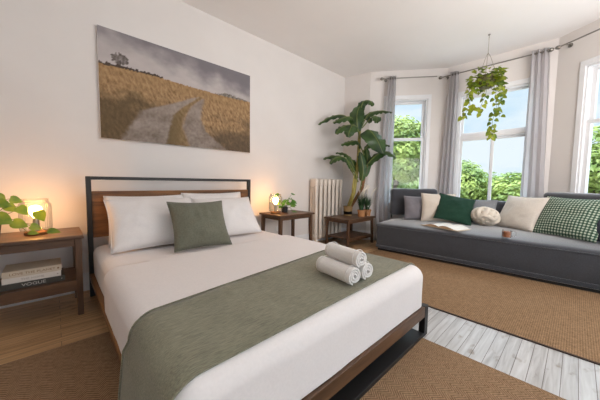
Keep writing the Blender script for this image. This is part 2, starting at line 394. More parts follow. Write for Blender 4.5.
# short return wall past the bay, out of the frame on the right
wall('wall_right', P4, (4.18, Y0))
def window(name, m, hole, kind):
    s0, s1, z0, z1 = hole; cas = .055; zm = 1.80
    root = obj(name, fbm(m, ((s0-cas, 0, z1), (s1+cas, .018, z1+.065)), ((s0-cas, 0, z0), (s0, .018, z1)), ((s1, 0, z0), (s1+cas, .018, z1)),
                         ((s0-cas-.03, 0, z0-.03), (s1+cas+.03, .05, z0)), ((s0, -.15, z0), (s0+.02, 0, z1)), ((s1-.02, -.15, z0), (s1, 0, z1)), ((s0, -.15, z1-.02), (s1, 0, z1)), ((s0, -.15, z0), (s1, 0, z0+.02))), 'trim')
    struct(root)
    a, b = s0+.02, s1-.02
    def sash(nm, x0, x1, y0, y1, zz0, zz1, w=.042):
        o = obj(nm, fbm(m, ((x0, y0, zz0), (x0+w, y1, zz1)), ((x1-w, y0, zz0), (x1, y1, zz1)), ((x0+w, y0, zz0), (x1-w, y1, zz0+w)), ((x0+w, y0, zz1-w), (x1-w, y1, zz1))), 'trim', root)
        yy = (y0+y1)/2
        obj('glass_pane', fbm(m, ((x0+w-.004, yy-.003, zz0+w-.004), (x1-w+.004, yy+.003, zz1-w+.004)), bev=0), 'pane', o)
    if kind == 'hung':
        sash('upper_sash', a, b, -.11, -.075, zm-.022, z1-.02); sash('lower_sash', a, b, -.07, -.035, z0+.02, zm+.022)
    else:
        mid = s0+(s1-s0)*.495
        obj('transom', fbm(m, ((a, -.12, zm-.035), (b, -.02, zm+.03))), 'trim', root)
        sash('fixed_sash', a, b, -.10, -.06, zm+.03, z1-.02, .03)
        sash('sliding_sash', a, mid+.025, -.065, -.03, z0+.02, zm-.035, .036); sash('sliding_sash', mid-.025, b, -.11, -.075, z0+.02, zm-.035, .036)
    return root
window('window_1', m1, W1, 'hung'); window('window_2', m2, W2, 'slider'); window('window_3', m3, W3, 'hung')
# baseboards
def board(name, A, B, x0=None, x1=None):
    m, ln = facet(A, B); struct(obj(name, fbm(m, ((0.0, 0, 0), (ln, .016, .15)), ((0, 0, .15), (ln, .010, .165))), 'trim'))
board('baseboard_head', (X0, YW), (P0[0]-.005, YW)); board('baseboard_alcove', P0, P1); board('baseboard_bay_left', P1, P2); board('baseboard_bay_middle', P2, P3); board('baseboard_bay_right', P3, P4)

# ------------------------------------------------------------------ curtain rods and curtains
def rod(label, m, s0, s1, z, off=.09, ends=(True, True)):
    A, B = m @ Vector((s0, off, z)), m @ Vector((s1, off, z)); d = (B-A).normalized()
    t = empty('curtain_rod', label, 'curtain rod', tuple((A+B)/2)); inv = Matrix.Translation(-(A+B)/2)
    bm = bmesh.new(); tube(bm, [A, B], .0085, 10); bm.transform(inv); obj('pole', bm, 'rod_metal', t, True, 40)
    for e, P, sg in ((0, A, -1), (1, B, 1)):
        if not ends[e]: continue
        bm = bmesh.new(); q = d*sg
        tube(bm, [P, P+q*.012, P+q*.02, P+q*.035, P+q*.052, P+q*.062], [.010, .016, .024, .027, .020, .006], 12); bm.transform(inv); obj('finial', bm, 'rod_metal', t, True)
        bm = bmesh.new(); r = P-q*.045; w = r-Vector((m[0][1], m[1][1], 0))*(off-.004); tube(bm, [r, w], .007, 8); nrm = Vector((m[0][1], m[1][1], 0))
        tube(bm, [w-nrm*.003, w+nrm*.006], .026, 16); bm.transform(inv); obj('bracket', bm, 'rod_metal', t, True, 40)
    return t
rod('left short metal curtain rod above the narrow window behind the banana plant', m1, .21, 1.06, 2.80, ends=(True, False))
rod('long metal curtain rod above the middle bay window with the hanging plant', m2, -.055, 1.215, 2.80)
rod('metal curtain rod at the right edge above the right bay window', m3, .09, 1.15, 2.80)
def curtain(label, m, sc_top, w_top, sc_bot, w_bot, z1=2.84, z0=.03, off=.09, folds=4, seed=0, zk=2.0):
    t = empty('curtain', label, 'curtain', tuple(m @ Vector((sc_bot, off, 0))), 0, 'grey linen curtains in the bay'); inv = Matrix.Translation(-(m @ Vector((sc_bot, off, 0))))
    bm = bmesh.new(); nu, nv = folds*14, 26; rows = []
    for j in range(nv+1):
        v = j/nv; z = z1+(z0-z1)*v; e = min(1, v*1.3)**.8
        s_c = sc_top+(sc_bot-sc_top)*e; w = w_top+(w_bot-w_top)*e; row = []
        for i in range(nu+1):
            u = i/nu; ph = 2*PI*folds*u+.5*math.sin(3*v+seed)+.35*noise.noise(Vector((u*3, v*2.5, seed)))
            amp = .034+.012*noise.noise(Vector((u*4, v*1.5, seed+5)))
            s = s_c+(u-.5)*w+.006*math.sin(ph*2); row.append(bm.verts.new(m @ Vector((s, off+amp*math.sin(ph), z))))
        rows.append(row)
    for a, b in zip(rows, rows[1:]):
        for i in range(nu): bm.faces.new((a[i], a[i+1], b[i+1], b[i]))
    bmesh.ops.solidify(bm, geom=list(bm.faces), thickness=.003)
    bm.transform(inv); obj('drape', bm, 'curtain', t, True)
    for k in range(folds*2):
        s = sc_top+((k+.5)/(folds*2)-.5)*w_top; c = m @ Vector((s, off, 2.80)); dd = Vector((m[0][0], m[1][0], 0)); nn = Vector((m[0][1], m[1][1], 0))
        bm = bmesh.new(); tube(bm, [c+(nn*math.cos(a)+Vector((0, 0, 1))*math.sin(a))*.019 for a in [2*PI*i/14 for i in range(14)]], .004, 5, closed=True); bm.transform(inv); obj('grommet', bm, 'rod_metal', t, True)
curtain('grey curtain left of the narrow window, hanging behind the banana plant', m1, .35, .11, .275, .25, seed=1, folds=3)
curtain('grey curtain between the narrow and the middle window', m2, .125, .12, .075, .23, seed=4, folds=3)
curtain('grey curtain right of the middle window', m2, 1.145, .18, 1.165, .25, seed=9, folds=3)

# ------------------------------------------------------------------ rugs
t = empty('rug', 'brown herringbone sisal rug lying under the bed', 'rug', (0, 0, 0))
bm = boxes(((-1.3, -2.2, 0.0004), (1.748, 2.10, .006)), bev=.002); obj('pile', bm, 'rug_bed', t)
t2 = empty('rug', 'tan jute rug in front of the charcoal sofa', 'rug', (0, 0, 0))
obj('pile', boxes(((2.256, -2.4, .0004), (4.0, 2.05, .008)), bev=.002), 'rug_sofa', t2)
obj('binding', boxes(((2.240, -2.4, .0004), (2.2558, 2.05, .0088)), bev=.002), 'rug_edge', t2)

# ------------------------------------------------------------------ bed
BX0, BX1, BYF, BYH = .197, 1.817, .644, 2.88; ZB = .006
bed = empty('bed', 'walnut platform bed with black metal frame and open headboard', 'bed', ((BX0+BX1)/2, 1.75, ZB))
inv = Matrix.Translation((-(BX0+BX1)/2, -1.75, -ZB))
def bpart(name, mat, *bx, bev=.003, parent=None):
    bm = boxes(*bx, bev=bev); bm.transform(inv); return obj(name, bm, mat, parent or bed)
bpart('headboard_post', 'dark_metal', ((BX0, 2.84, ZB), (BX0+.036, 2.88, 1.05)))
bpart('headboard_post', 'dark_metal', ((BX1-.036, 2.84, ZB), (BX1, 2.88, 1.05)))
bpart('headboard_bar', 'dark_metal', ((BX0+.036, 2.84, 1.022), (BX1-.036, 2.88, 1.05)))
bpart('headboard_panel', 'acacia_x', ((BX0+.036, 2.848, .52), (BX1-.036, 2.876, .922)))
bpart('side_rail', 'acacia_y', ((BX0, BYF+.04, .165), (BX0+.036, 2.84, .21)))
bpart('side_rail', 'acacia_y', ((BX1-.036, BYF+.04, .165), (BX1, 2.84, .21)))
bpart('foot_rail', 'walnut_x', ((BX0+.03, BYF, .140), (BX1-.052, BYF+.04, .21)))
for x in (BX0, BX1-.052):
    bpart('corner_leg', 'dark_metal', ((x, BYF-.001, ZB), (x+.052, BYF+.038, .2115)))
bpart('base_bar', 'dark_metal', ((BX0+.05, BYF, ZB), (BX1-.05, BYF+.15, .030)))
bpart('base_bar', 'dark_metal', ((BX0+.05, 2.76, ZB), (BX1-.05, 2.838, .030)))
for x in (.55, 1.45): bpart('base_bar', 'dark_metal', ((x, BYF+.152, ZB), (x+.05, 2.758, .028)))
bm = bmesh.new()
for k in range(9): box(bm, (BX0+.036, .80+k*.23, .15), (BX1-.036, .90+k*.23, .17), .002)
bm.transform(inv); obj('slats', bm, 'walnut_x', bed)
# mattress, bedspread, runner
MX0, MX1, MY0, MY1, MZ0, MZ1, MR = .222, 1.788, .682, 2.825, .172, .462, .065
o = obj('mattress', rbox((MX0, MY0, MZ0), (MX1, MY1, MZ1), MR, 30, .002, 0), 'linen', None, True)
tag(o, 'mattress in a white fitted sheet, seen below the bed pillows', 'mattress')
bm = rbox((MX0-.013, MY0-.013, -.10), (MX1+.013, 2.5, MZ1+.010), MR+.008, 60, .0022, 0, 3)
for v in bm.verts:      # soft folds in the hanging sides
    hang = max(0, min(1, (MZ1-.08-v.co.z)/.2))
    if v.co.y < MY0+.02: v.co.y -= .004*hang*noise.noise(Vector((v.co.x*9, 2, v.co.z*2)))
    elif v.co.x < MX0 or v.co.x > MX1: v.co.x += .003*hang*noise.noise(Vector((v.co.x, v.co.y*8, v.co.z*2)))
geo = list(bm.verts)+list(bm.edges)+list(bm.faces)
bmesh.ops.bisect_plane(bm, geom=geo, plane_co=(0, 0, .2135), plane_no=(0, 0, -1), clear_outer=True)
geo = list(bm.verts)+list(bm.edges)+list(bm.faces)
bmesh.ops.bisect_plane(bm, geom=geo, plane_co=(1, 2.0, 0), plane_no=(-.06, 1, 0), clear_outer=True)
kill = []
bmesh.ops.delete(bm, geom=kill, context='FACES')
bmesh.ops.solidify(bm, geom=list(bm.faces), thickness=-.008)
o = obj('bedspread', bm, 'linen', None, True); tag(o, 'smooth white bedspread folded back below the pillows', 'bedspread')
# runner across the foot end
off = .0265; prof = []
zl = .10
prof += [(MX0-off-.016, zl+(MZ1-MR-zl)*k/8) for k in range(8)]
for k in range(9):
    a = PI-PI/2*k/8; prof.append((MX0+MR+(MR+off)*math.cos(a), MZ1-MR+(MR+off)*math.sin(a)))
prof += [(MX0+MR+(MX1-MX0-2*MR)*k/40, MZ1+off) for k in range(1, 40)]
for k in range(9):
    a = PI/2-PI/2*k/8; prof.append((MX1-MR+(MR+off)*math.cos(a), MZ1-MR+(MR+off)*math.sin(a)))
prof += [(MX1+off+.004, MZ1-MR-.22*k/6) for k in range(1, 7)]
nt_ = 22; RR = MR+off; YC = MY0+MR
def near_far(x, z):
    u = max(0, min(1, (x-.2)/1.6)); return .700+.045*u, 1.165+.215*u+(0 if z > .40 else (.40-z)*.12)
def runner_pt(k, y, lift=0):   # a point of the cloth: k across the bed, y along it
    x, z = prof[k]; drop = max(0, MZ1+off-z); side = 1 if drop > .02 else 0
    sg = -1 if x < 1 else 1; nn = .0018*noise.noise(Vector((x*8, y*8, z*8)))
    fl = .075*max(0, MZ1-MR-z) if x < 1 else .01
    X = x+sg*side*(.003+fl+nn+lift); d = 0 if side else nn+lift
    if y < YC:
        a = (YC-y)/RR; m = 1-min(1, drop/.09)
        if a <= PI/2: y2, dz = YC-RR*math.sin(a), RR*(1-math.cos(a))
        else: y2, dz = YC-RR, RR+(a-PI/2)*RR
        y, z = y2, z-dz*m
    return Vector((X, y, z+d))
bm = bmesh.new(); rows = []
for k, (x, z) in enumerate(prof):
    near, far = near_far(x, z); rows.append([bm.verts.new(runner_pt(k, near+(far-near)*(j/nt_)**1.4)) for j in range(nt_+1)])
for a, b in zip(rows, rows[1:]):
    for j in range(nt_): bm.faces.new((a[j], a[j+1], b[j+1], b[j]))
bmesh.ops.recalc_face_normals(bm, faces=bm.faces)
bmesh.ops.solidify(bm, geom=list(bm.faces), thickness=.004)
rn = obj('bed_runner', bm, 'runner', None, True); tag(rn, 'sage green woven runner laid across the foot of the bed', 'bed runner')
for e in (0, 1):
    bm = bmesh.new(); tube(bm, [runner_pt(k, near_far(*prof[k])[e], .002) for k in range(len(prof))], .0036, 6); obj('hem', bm, 'runner', rn, True)
# rolled towels
def towel(label, A, B, r):
    A, B = Vector(A), Vector(B); d = (B-A); ln = d.length; d.normalize(); up = Vector((0, 0, 1)); sd = d.cross(up).normalized(); up = sd.cross(d)
    o = empty('rolled_towel', label, 'towel', tuple((A+B)/2-Vector((0, 0, r))), 0, 'rolled white towels on the bed runner'); inv = Matrix.Translation(-((A+B)/2-Vector((0, 0, r))))
    turns = 2.7; th = r/(turns+.35); outer = []; inner = []; K = 110
    for k in range(K+1):
        a = 2*PI*turns*k/K; rr = r-th*.42*0-(r-th*.8)*k/K
        outer.append((math.cos(a-1.2)*rr, math.sin(a-1.2)*rr)); ri = max(.003, rr-th*.60); inner.append((math.cos(a-1.2)*ri, math.sin(a-1.2)*ri))
    bm = bmesh.new(); rows = []
    ends = [(-.5, .86), (-.497, .95), (-.485, 1), (0, 1.015), (.485, 1), (.497, .95), (.5, .86)]
    for e, s in ends:
        c = (A+B)/2+d*ln*e; ro = []; ri = []
        for (ox, oz), (ix, iz) in zip(outer, inner):
            mx, mz = (ox+ix)/2, (oz+iz)/2; jit = .0015*noise.noise(Vector((ox*60, oz*60, e*5)))
            ro.append(bm.verts.new(c+sd*(mx+(ox-mx)*s)+up*(mz+(oz-mz)*s)+d*jit)); ri.append(bm.verts.new(c+sd*(mx+(ix-mx)*s)+up*(mz+(iz-mz)*s)+d*jit))
        rows.append(ro+ri[::-1])
    n = len(rows[0])
    for a, b in zip(rows, rows[1:]):
        for i in range(n): bm.faces.new((a[i], a[(i+1) % n], b[(i+1) % n], b[i]))
    for row in (rows[0], rows[-1]):
        for k in range(K): bm.faces.new((row[k], row[k+1], row[n-2-k], row[n-1-k]))
    bm.transform(inv); obj('roll', bm, 'towel', o, True, 60)
    for e in (-.40, .40):
        c = (A+B)/2+d*ln*e; bm = bmesh.new()
        tube(bm, [c+(sd*math.cos(a)+up*math.sin(a))*(r*1.0+.0005) for a in [2*PI*i/28 for i in range(28)]], .002, 5, closed=True)
        bm.transform(inv); obj('woven_border', bm, 'towel', o, True)
zt = MZ1+off+.006
towel('rolled white towel at the front of the stack, nearest the pillows', (1.155, 1.025, zt+.049), (1.118, .76, zt+.049), .049)
towel('rolled white towel behind the front roll, at the bottom nearest the sofa', (1.288, 1.045, zt+.049), (1.238, .76, zt+.049), .049)
towel('rolled white towel on top of the other two rolls', (1.211, 1.01, zt+.130), (1.166, .755, zt+.130), .045)

# bed pillows
zb = MZ1+.006
pg = 'white bed pillows'
pillow('bed_pillow', .68, .46, .17, 'pillowcase', (.65, 2.615, zb), 270, 26, 'white pillow against the headboard, behind the big left pillow', 'pillow', seed=2, group=pg, pinch=.06, puff=.5, wr=.010)
pillow('bed_pillow', .69, .47, .17, 'pillowcase', (1.30, 2.615, zb), 270, 24, 'white pillow against the headboard, behind the right pillow', 'pillow', seed=5, group=pg, pinch=.06, puff=.5, wr=.010)
pillow('bed_pillow', .70, .48, .23, 'pillowcase', (.64, 2.345, zb+.01), 270, 37, 'large white pillow in front, at the left of the bed', 'pillow', seed=8, group=pg, pinch=.06, puff=.5, wr=.010)
pillow('bed_pillow', .66, .46, .23, 'pillowcase', (1.315, 2.345, zb+.01), 270, 37, 'white pillow in front, at the right of the bed', 'pillow', seed=11, group=pg, pinch=.06, puff=.5, wr=.010)
pillow('throw_cushion', .47, .43, .19, 'sage', (.885, 2.06, zb+.012), 268, 31, 'sage green square cushion leaning on the white bed pillows', 'cushion', seed=4, roll=1, pinch=.085, wr=.009)

# ------------------------------------------------------------------ left nightstand
def table(name, label, cat, x0, y0, x1, y1, H, top_t, leg_in, legw, splay, apron, shelf=None, group=None, ax='x', over=.012):
    cx, cy = (x0+x1)/2, (y0+y1)/2; t = empty(name, label, cat, (cx, cy, 0), 0, group); a, b = (x1-x0)/2, (y1-y0)/2
    obj('table_top', boxes(((-a, -b, H-top_t), (a, b, H)), bev=.005), 'walnut_'+ax, t)
    la, lb = a-leg_in-legw/2, b-leg_in-legw/2
    for sx in (-1, 1):
        for sy in (-1, 1): obj('leg', leg_bm((sx*la, sy*lb, H-top_t), (sx*(la+splay), sy*(lb+splay*.6), 0), legw, legw*.8), 'walnut_z', t)
    h0, h1 = H-top_t-apron, H-top_t; e = .010
    for sy in (-1, 1): obj('apron', boxes(((-la+legw/2, sy*lb-e, h0), (la-legw/2, sy*lb+e, h1)), bev=.002), 'walnut_x', t)
    for sx in (-1, 1): obj('apron', boxes(((sx*la-e, -lb+legw/2, h0), (sx*la+e, lb-legw/2, h1)), bev=.002), 'walnut_y', t)
    if shelf:
        z0, z1, d = shelf
        obj('shelf', boxes(((-la-d, -lb+.0, z0), (la+d, lb-.0, z1)), bev=.004), 'walnut_'+ax, t)
        for sy in (-1, 1): obj('shelf_rail', boxes(((-la+.006, sy*(lb+.001)-.009, z0-.03), (la-.006, sy*(lb+.001)+.009, z1+.002)), bev=.002), 'walnut_x', t)
    return t
table('nightstand', 'walnut nightstand left of the bed with books on its shelf', 'nightstand', -.47, 2.50, .15, 2.96, .61, .026, .012, .042, .0, .055, shelf=(.222, .268, .0))
table('side_table', 'square walnut side table between the bed and the radiator', 'side table', 2.05, 2.53, 2.68, 2.99, .60, .026, .02, .045, .012, .045, shelf=None)
table('coffee_table', 'low walnut table with a shelf, carrying potted plants', 'table', 3.25, 2.35, 4.01, 2.86, .46, .026, .022, .042, .010, .045, shelf=(.135, .152, .0))

# ------------------------------------------------------------------ books on the shelf
def shelf_book(label, x0, x1, z0, z1, mat, ink, words, rot, dy, size, mark, ymin=2.585, D=.23, tx=0):
    cx = (x0+x1)/2; t = empty('book', label, 'book', (cx, ymin+D/2+dy, z0), math.radians(rot), 'books on the nightstand shelf'); a = (x1-x0)/2; h = z1-z0; d = D/2; c = .003
    bm = boxes(((-a, -d, 0), (a, d, c)), ((-a, -d, h-c), (a, d, h)), ((-a, -d, c), (a, -d+c, h-c)), bev=.0008); obj('cover', bm, mat, t)
    obj('pages', boxes(((-a+.004, -d+c, c), (a-.004, d-.004, h-c)), bev=0), 'paper', t)
    face = Matrix.Translation((tx, -d-.0004, h/2)) @ Matrix.Rotation(PI/2, 4, 'X')
    text_mesh('spine_title', words, size, ink, t, face, sx=1.25)
    bm = bmesh.new(); mm = Matrix.Translation((a-.018, -d-.0004, h/2)) @ Matrix.Rotation(PI/2, 4, 'X')
    bmesh.ops.create_circle(bm, cap_ends=True, segments=12, radius=mark); bm.transform(mm); obj('spine_mark', bm, ink, t)
    return t
shelf_book('charcoal magazine book with white capitals, bottom of the stack', -.290, .035, .2685, .3095, 'cover_black', 'ink_white', 'VOGUE', 1, 0, .029, .003, tx=.0)
shelf_book('white book, middle of the stack of three', -.275, .018, .310, .348, 'cover_white', 'ink_grey', 'THE HOME', -1, .004, .019, .004)
shelf_book('tan book, top of the stack of three', -.275, .020, .3485, .392, 'cover_tan', 'ink_tan', 'LOVE THE PLANET', 0, .006, .022, .006)

# ------------------------------------------------------------------ glass lamps
def lamp(label, loc):
    t = empty('table_lamp', label, 'lamp', loc, 0, 'ribbed glass lamps beside the bed')
    bm = bmesh.new(); lathe(bm, [(0, 0), (.062, 0), (.066, .004), (.066, .020), (.060, .026), (0, .026)], 40); obj('wooden_base', bm, 'acacia_x', t, True, 40)
    prof = [(.062, .027), (.084, .034), (.088, .06), (.088, .205), (.086, .225), (.074, .240), (.070, .256), (.073, .264)]
    bm = bmesh.new(); lathe(bm, prof, 144, rib=.012, nrib=36); bmesh.ops.solidify(bm, geom=list(bm.faces), thickness=.002); obj('glass_shade', bm, 'ribbed', t, True)
    bm = bmesh.new(); lathe(bm, [(0, .026), (.018, .026), (.018, .10), (.013, .125), (0, .125)], 20); obj('lamp_holder', bm, 'rod_metal', t, True, 40)
    bm = bmesh.new(); lathe(bm, [(.012, .125), (.020, .140), (.033, .160), (.037, .180), (.033, .200), (.02, .213), (0, .217)], 24); obj('bulb', bm, 'bulb', t, True)
lamp('glowing ribbed glass lamp behind the trailing plant on the left nightstand', (-.105, 2.74, .61))
lamp('glowing ribbed glass lamp on the side table right of the bed', (2.155, 2.76, .60))

# ------------------------------------------------------------------ leaves
def heart_leaf(bm, base, tip, w, nrm=Vector((0, 0, 1)), cup=.18, droop=.15):
    base, tip = Vector(base), Vector(tip); d = tip-base; ln = d.length; d.normalize()
    s = d.cross(nrm)
    if s.length < 1e-3: s = Vector((1, 0, 0))
    s.normalize(); n = s.cross(d)
    prof = [(-.10, .0), (-.06, .30), (.10, .46), (.32, .50), (.58, .38), (.82, .17), (1.0, 0)]
    mid = []; lf = []; rt = []
    for k, (a, h) in enumerate(prof):
        cx = max(a, 0) if h == 0 or a < 0 else a
        c = base+d*ln*(max(a, .0))-n*droop*ln*(a*a)
        e = base+d*ln*a-n*droop*ln*(a*a)+n*cup*w*h
        mid.append(bm.verts.new(c))
        if 0 < k < len(prof)-1: lf.append(bm.verts.new(e-s*w*h)); rt.append(bm.verts.new(e+s*w*h))
    m = mid[1:-1]
    for i in range(len(m)-1):
        if i < len(lf)-1:
            bm.faces.new((m[i], m[i+1], lf[i+1], lf[i])); bm.faces.new((m[i+1], m[i], rt[i], rt[i+1]))
    bm.faces.new((m[-1], mid[-1], lf[-1])); bm.faces.new((mid[-1], m[-1], rt[-1]))
    bm.verts.remove(mid[0])
def pot_lathe(bm, r0, r1, h, t=.008, n=32):
    lathe(bm, [(0, 0), (r0, 0), (r1, h), (r1-t, h), (r1-t*1.3, h*.85), (0, h*.85)], n)
# pothos on the nightstand
t = empty('potted_plant', 'trailing heart-leaved plant in a dark pot on the left nightstand', 'plant', (-.335, 2.64, .61))
bm = bmesh.new(); pot_lathe(bm, .058, .072, .115); obj('pot', bm, 'black', t, True, 40)
bm = bmesh.new(); lathe(bm, [(0, .098), (.062, .098)], 24); obj('soil', bm, 'soil', t)
lv = [((-.159, 2.58, .805), .088), ((-.075, 2.57, .762), .10), ((-.175, 2.56, .715), .10), ((-.008, 2.55, .650), .085), ((-.111, 2.54, .652), .065), ((-.10, 2.57, .685), .075), ((-.245, 2.55, .755), .12), ((-.245, 2.60, .853), .09), ((-.215, 2.61, .822), .085), ((-.191, 2.66, .872), .08), ((-.30, 2.56, .80), .10), ((-.33, 2.6, .88), .1), ((-.27, 2.7, .88), .09), ((-.38, 2.55, .75), .11), ((-.42, 2.66, .84), .11)]
bm = bmesh.new(); sb = bmesh.new(); org = Vector((-.335, 2.64, .61)); r2 = random.Random(3)
for c, s in lv:
    c = Vector(c)-org; out = Vector((c.x, c.y, 0)); out = (out.normalized() if out.length > .02 else Vector((0, -1, 0)))
    d = (Vector((out.x*.8+r2.uniform(-.5, .5), out.y*.4-.15+r2.uniform(-.3, .3), -.75+r2.uniform(-.2, .5)))).normalized()
    if c.z < .06: d = Vector((.9, -.25, -.16)).normalized()
    nr = Vector((-.25+r2.uniform(-.2, .2), -.9, .55)) if c.z > .06 else Vector((0, -.55, .85))
    b0 = c-d*s*.5
    s *= .8; b0 = c-d*s*.5; heart_leaf(bm, b0, c+d*s*.55, s*.92, nr, cup=.12, droop=.12)
    s0 = Vector((r2.uniform(-.03, .03), r2.uniform(-.03, .03), .1)); mid = (s0+b0)/2+Vector((0, 0, .05))
    tube(sb, [s0, (s0+mid)/2+Vector((0, 0, .015)), mid, (mid+b0)/2+Vector((0, 0, .012)), b0], .0022, 5)
obj('foliage', bm, 'pothos', t, True); obj('stems', sb, 'vine', t, True)
# fern on the side table
t = empty('potted_plant', 'small bright green leafy plant beside the lamp on the right side table', 'plant', (2.345, 2.80, .60))
bm = bmesh.new(); pot_lathe(bm, .040, .050, .075); obj('pot', bm, 'black', t, True, 40)
bm = bmesh.new(); sb = bmesh.new()
for k in range(26):
    a = r2.uniform(0, 2*PI); el = r2.uniform(.1, 1.2); r = r2.uniform(.06, .15)
    tip = Vector((math.cos(a)*r*math.cos(el*.6)+.02, math.sin(a)*r*.8*math.cos(el*.6)-.01, .08+r*math.sin(el)*1.35))
    s0 = Vector((math.cos(a)*.015, math.sin(a)*.015, .065)); mid = s0.lerp(tip, .55)+Vector((0, 0, .03)); tube(sb, [s0, mid, tip], .0016, 5)
    d = Vector((math.cos(a), math.sin(a), r2.uniform(-.6, .1))).normalized(); heart_leaf(bm, tip, tip+d*.075, .055, Vector((-.4, -.5, .75)), .1, .2)
for x, y, z in ((.06, -.10, .022), (.10, -.07, .016), (.03, -.13, .018)):
    p = Vector((x, y, z)); tube(sb, [Vector((.02, -.02, .07)), Vector((x*.7, y*.7, .07)), p], .0016, 5); heart_leaf(bm, p, p+Vector((.045, -.045, -.008)), .05, Vector((0, -.2, 1)), .1, .05)
obj('foliage', bm, 'fern', t, True); obj('stems', sb, 'vine', t, True)

# ------------------------------------------------------------------ radiator
RX0, RX1, RY0, RY1, RH = 3.06, 3.80, 2.885, 3.035, 1.09
t = empty('radiator', 'cream cast iron column radiator against the wall behind the low table', 'radiator', ((RX0+RX1)/2, (RY0+RY1)/2, 0))
ns = 7; pw = (RX1-RX0)/ns; dp = RY1-RY0
for k in range(ns):
    x = -(RX1-RX0)/2+pw*(k+.5); bm = bmesh.new(); w = pw*.36
    for q in range(3):
        y = -dp/2+dp*(q+.5)/3; hw = dp/6*.80
        pts = [(x, y, .10+(RH-.2)*i/10) for i in range(11)]
        rads = [hw*1.05]+[hw]*9+[hw*1.05]; b2 = bmesh.new(); tube(b2, pts, rads, 12)
        b2.transform(Matrix.Translation((x, 0, 0)) @ Matrix.Diagonal((w/hw*.92, 1, 1, 1)) @ Matrix.Translation((-x, 0, 0))); merge(bm, b2)
    for z0, z1, r in ((.075, .17, .035), (RH-.15, RH, .062)):
        b2 = rbox((x-w, -dp/2, z0), (x+w, dp/2, z1), min(r, w*.95), 8); merge(bm, b2)
    obj('section', bm, 'rad', t, True)
for sx in (-1, 1):
    for sy in (-1, 1): obj('foot', leg_bm((sx*((RX1-RX0)/2-pw/2), sy*dp*.32, .12), (sx*((RX1-RX0)/2-pw/2), sy*dp*.40, 0), .035, .05), 'rad', t)
for z in (.12, RH-.07):
    bm = bmesh.new(); tube(bm, [(-(RX1-RX0)/2+pw*.4, 0, z), ((RX1-RX0)/2-pw*.4, 0, z)], .022, 12); obj('joining_pipe', bm, 'rad', t, True, 40)

# ------------------------------------------------------------------ banana plant and pots on the low table
def banana_leaf(path, width, twist=0):
    P = [Vector(p) for p in path]
    def bez(s):
        # Catmull style interpolation through four points
        n = len(P)-1; f = min(s*n, n-1e-6); i = int(f); u = f-i
        p0 = P[max(i-1, 0)]; p1 = P[i]; p2 = P[i+1]; p3 = P[min(i+2, n)]
        return .5*((2*p1)+(p2-p0)*u+(2*p0-5*p1+4*p2-p3)*u*u+(3*p1-p0-3*p2+p3)*u**3)
    bm = bmesh.new(); K = 22; rows = []; st = bmesh.new(); spine = []
    view = Vector((-.68, -.72, .35))
    for k in range(K+1):
        s = k/K; c = bez(s); tg = (bez(min(1, s+.02))-bez(max(0, s-.02))).normalized(); spine.append(c)
        if s < .16: continue
        q = (s-.16)/.84; w = width*.5*max(.02, math.sin(PI*min(1, q**.72*.985+.012))**.6)
        up = Vector((0, 0, 1)) if abs(tg.z) < .85 else view
        up = (up*.55+view*.45); sd = tg.cross(up).normalized(); nn = sd.cross(tg).normalized()
        row = []
        for j in range(-3, 4):
            h = j/3; rip = .012*math.sin(q*34+j)*abs(h)**2
            row.append(bm.verts.new(c+sd*w*h*(1+.06*math.sin(q*27+j*2))+nn*(-abs(h)**1.5*w*.35+rip)))
        rows.append(row)
    for a, b in zip(rows, rows[1:]):
        for j in range(6): bm.faces.new((a[j], a[j+1], b[j+1], b[j]))
    tube(st, spine, [.011*(1-.8*k/K) for k in range(K+1)], 6)
    return bm, st
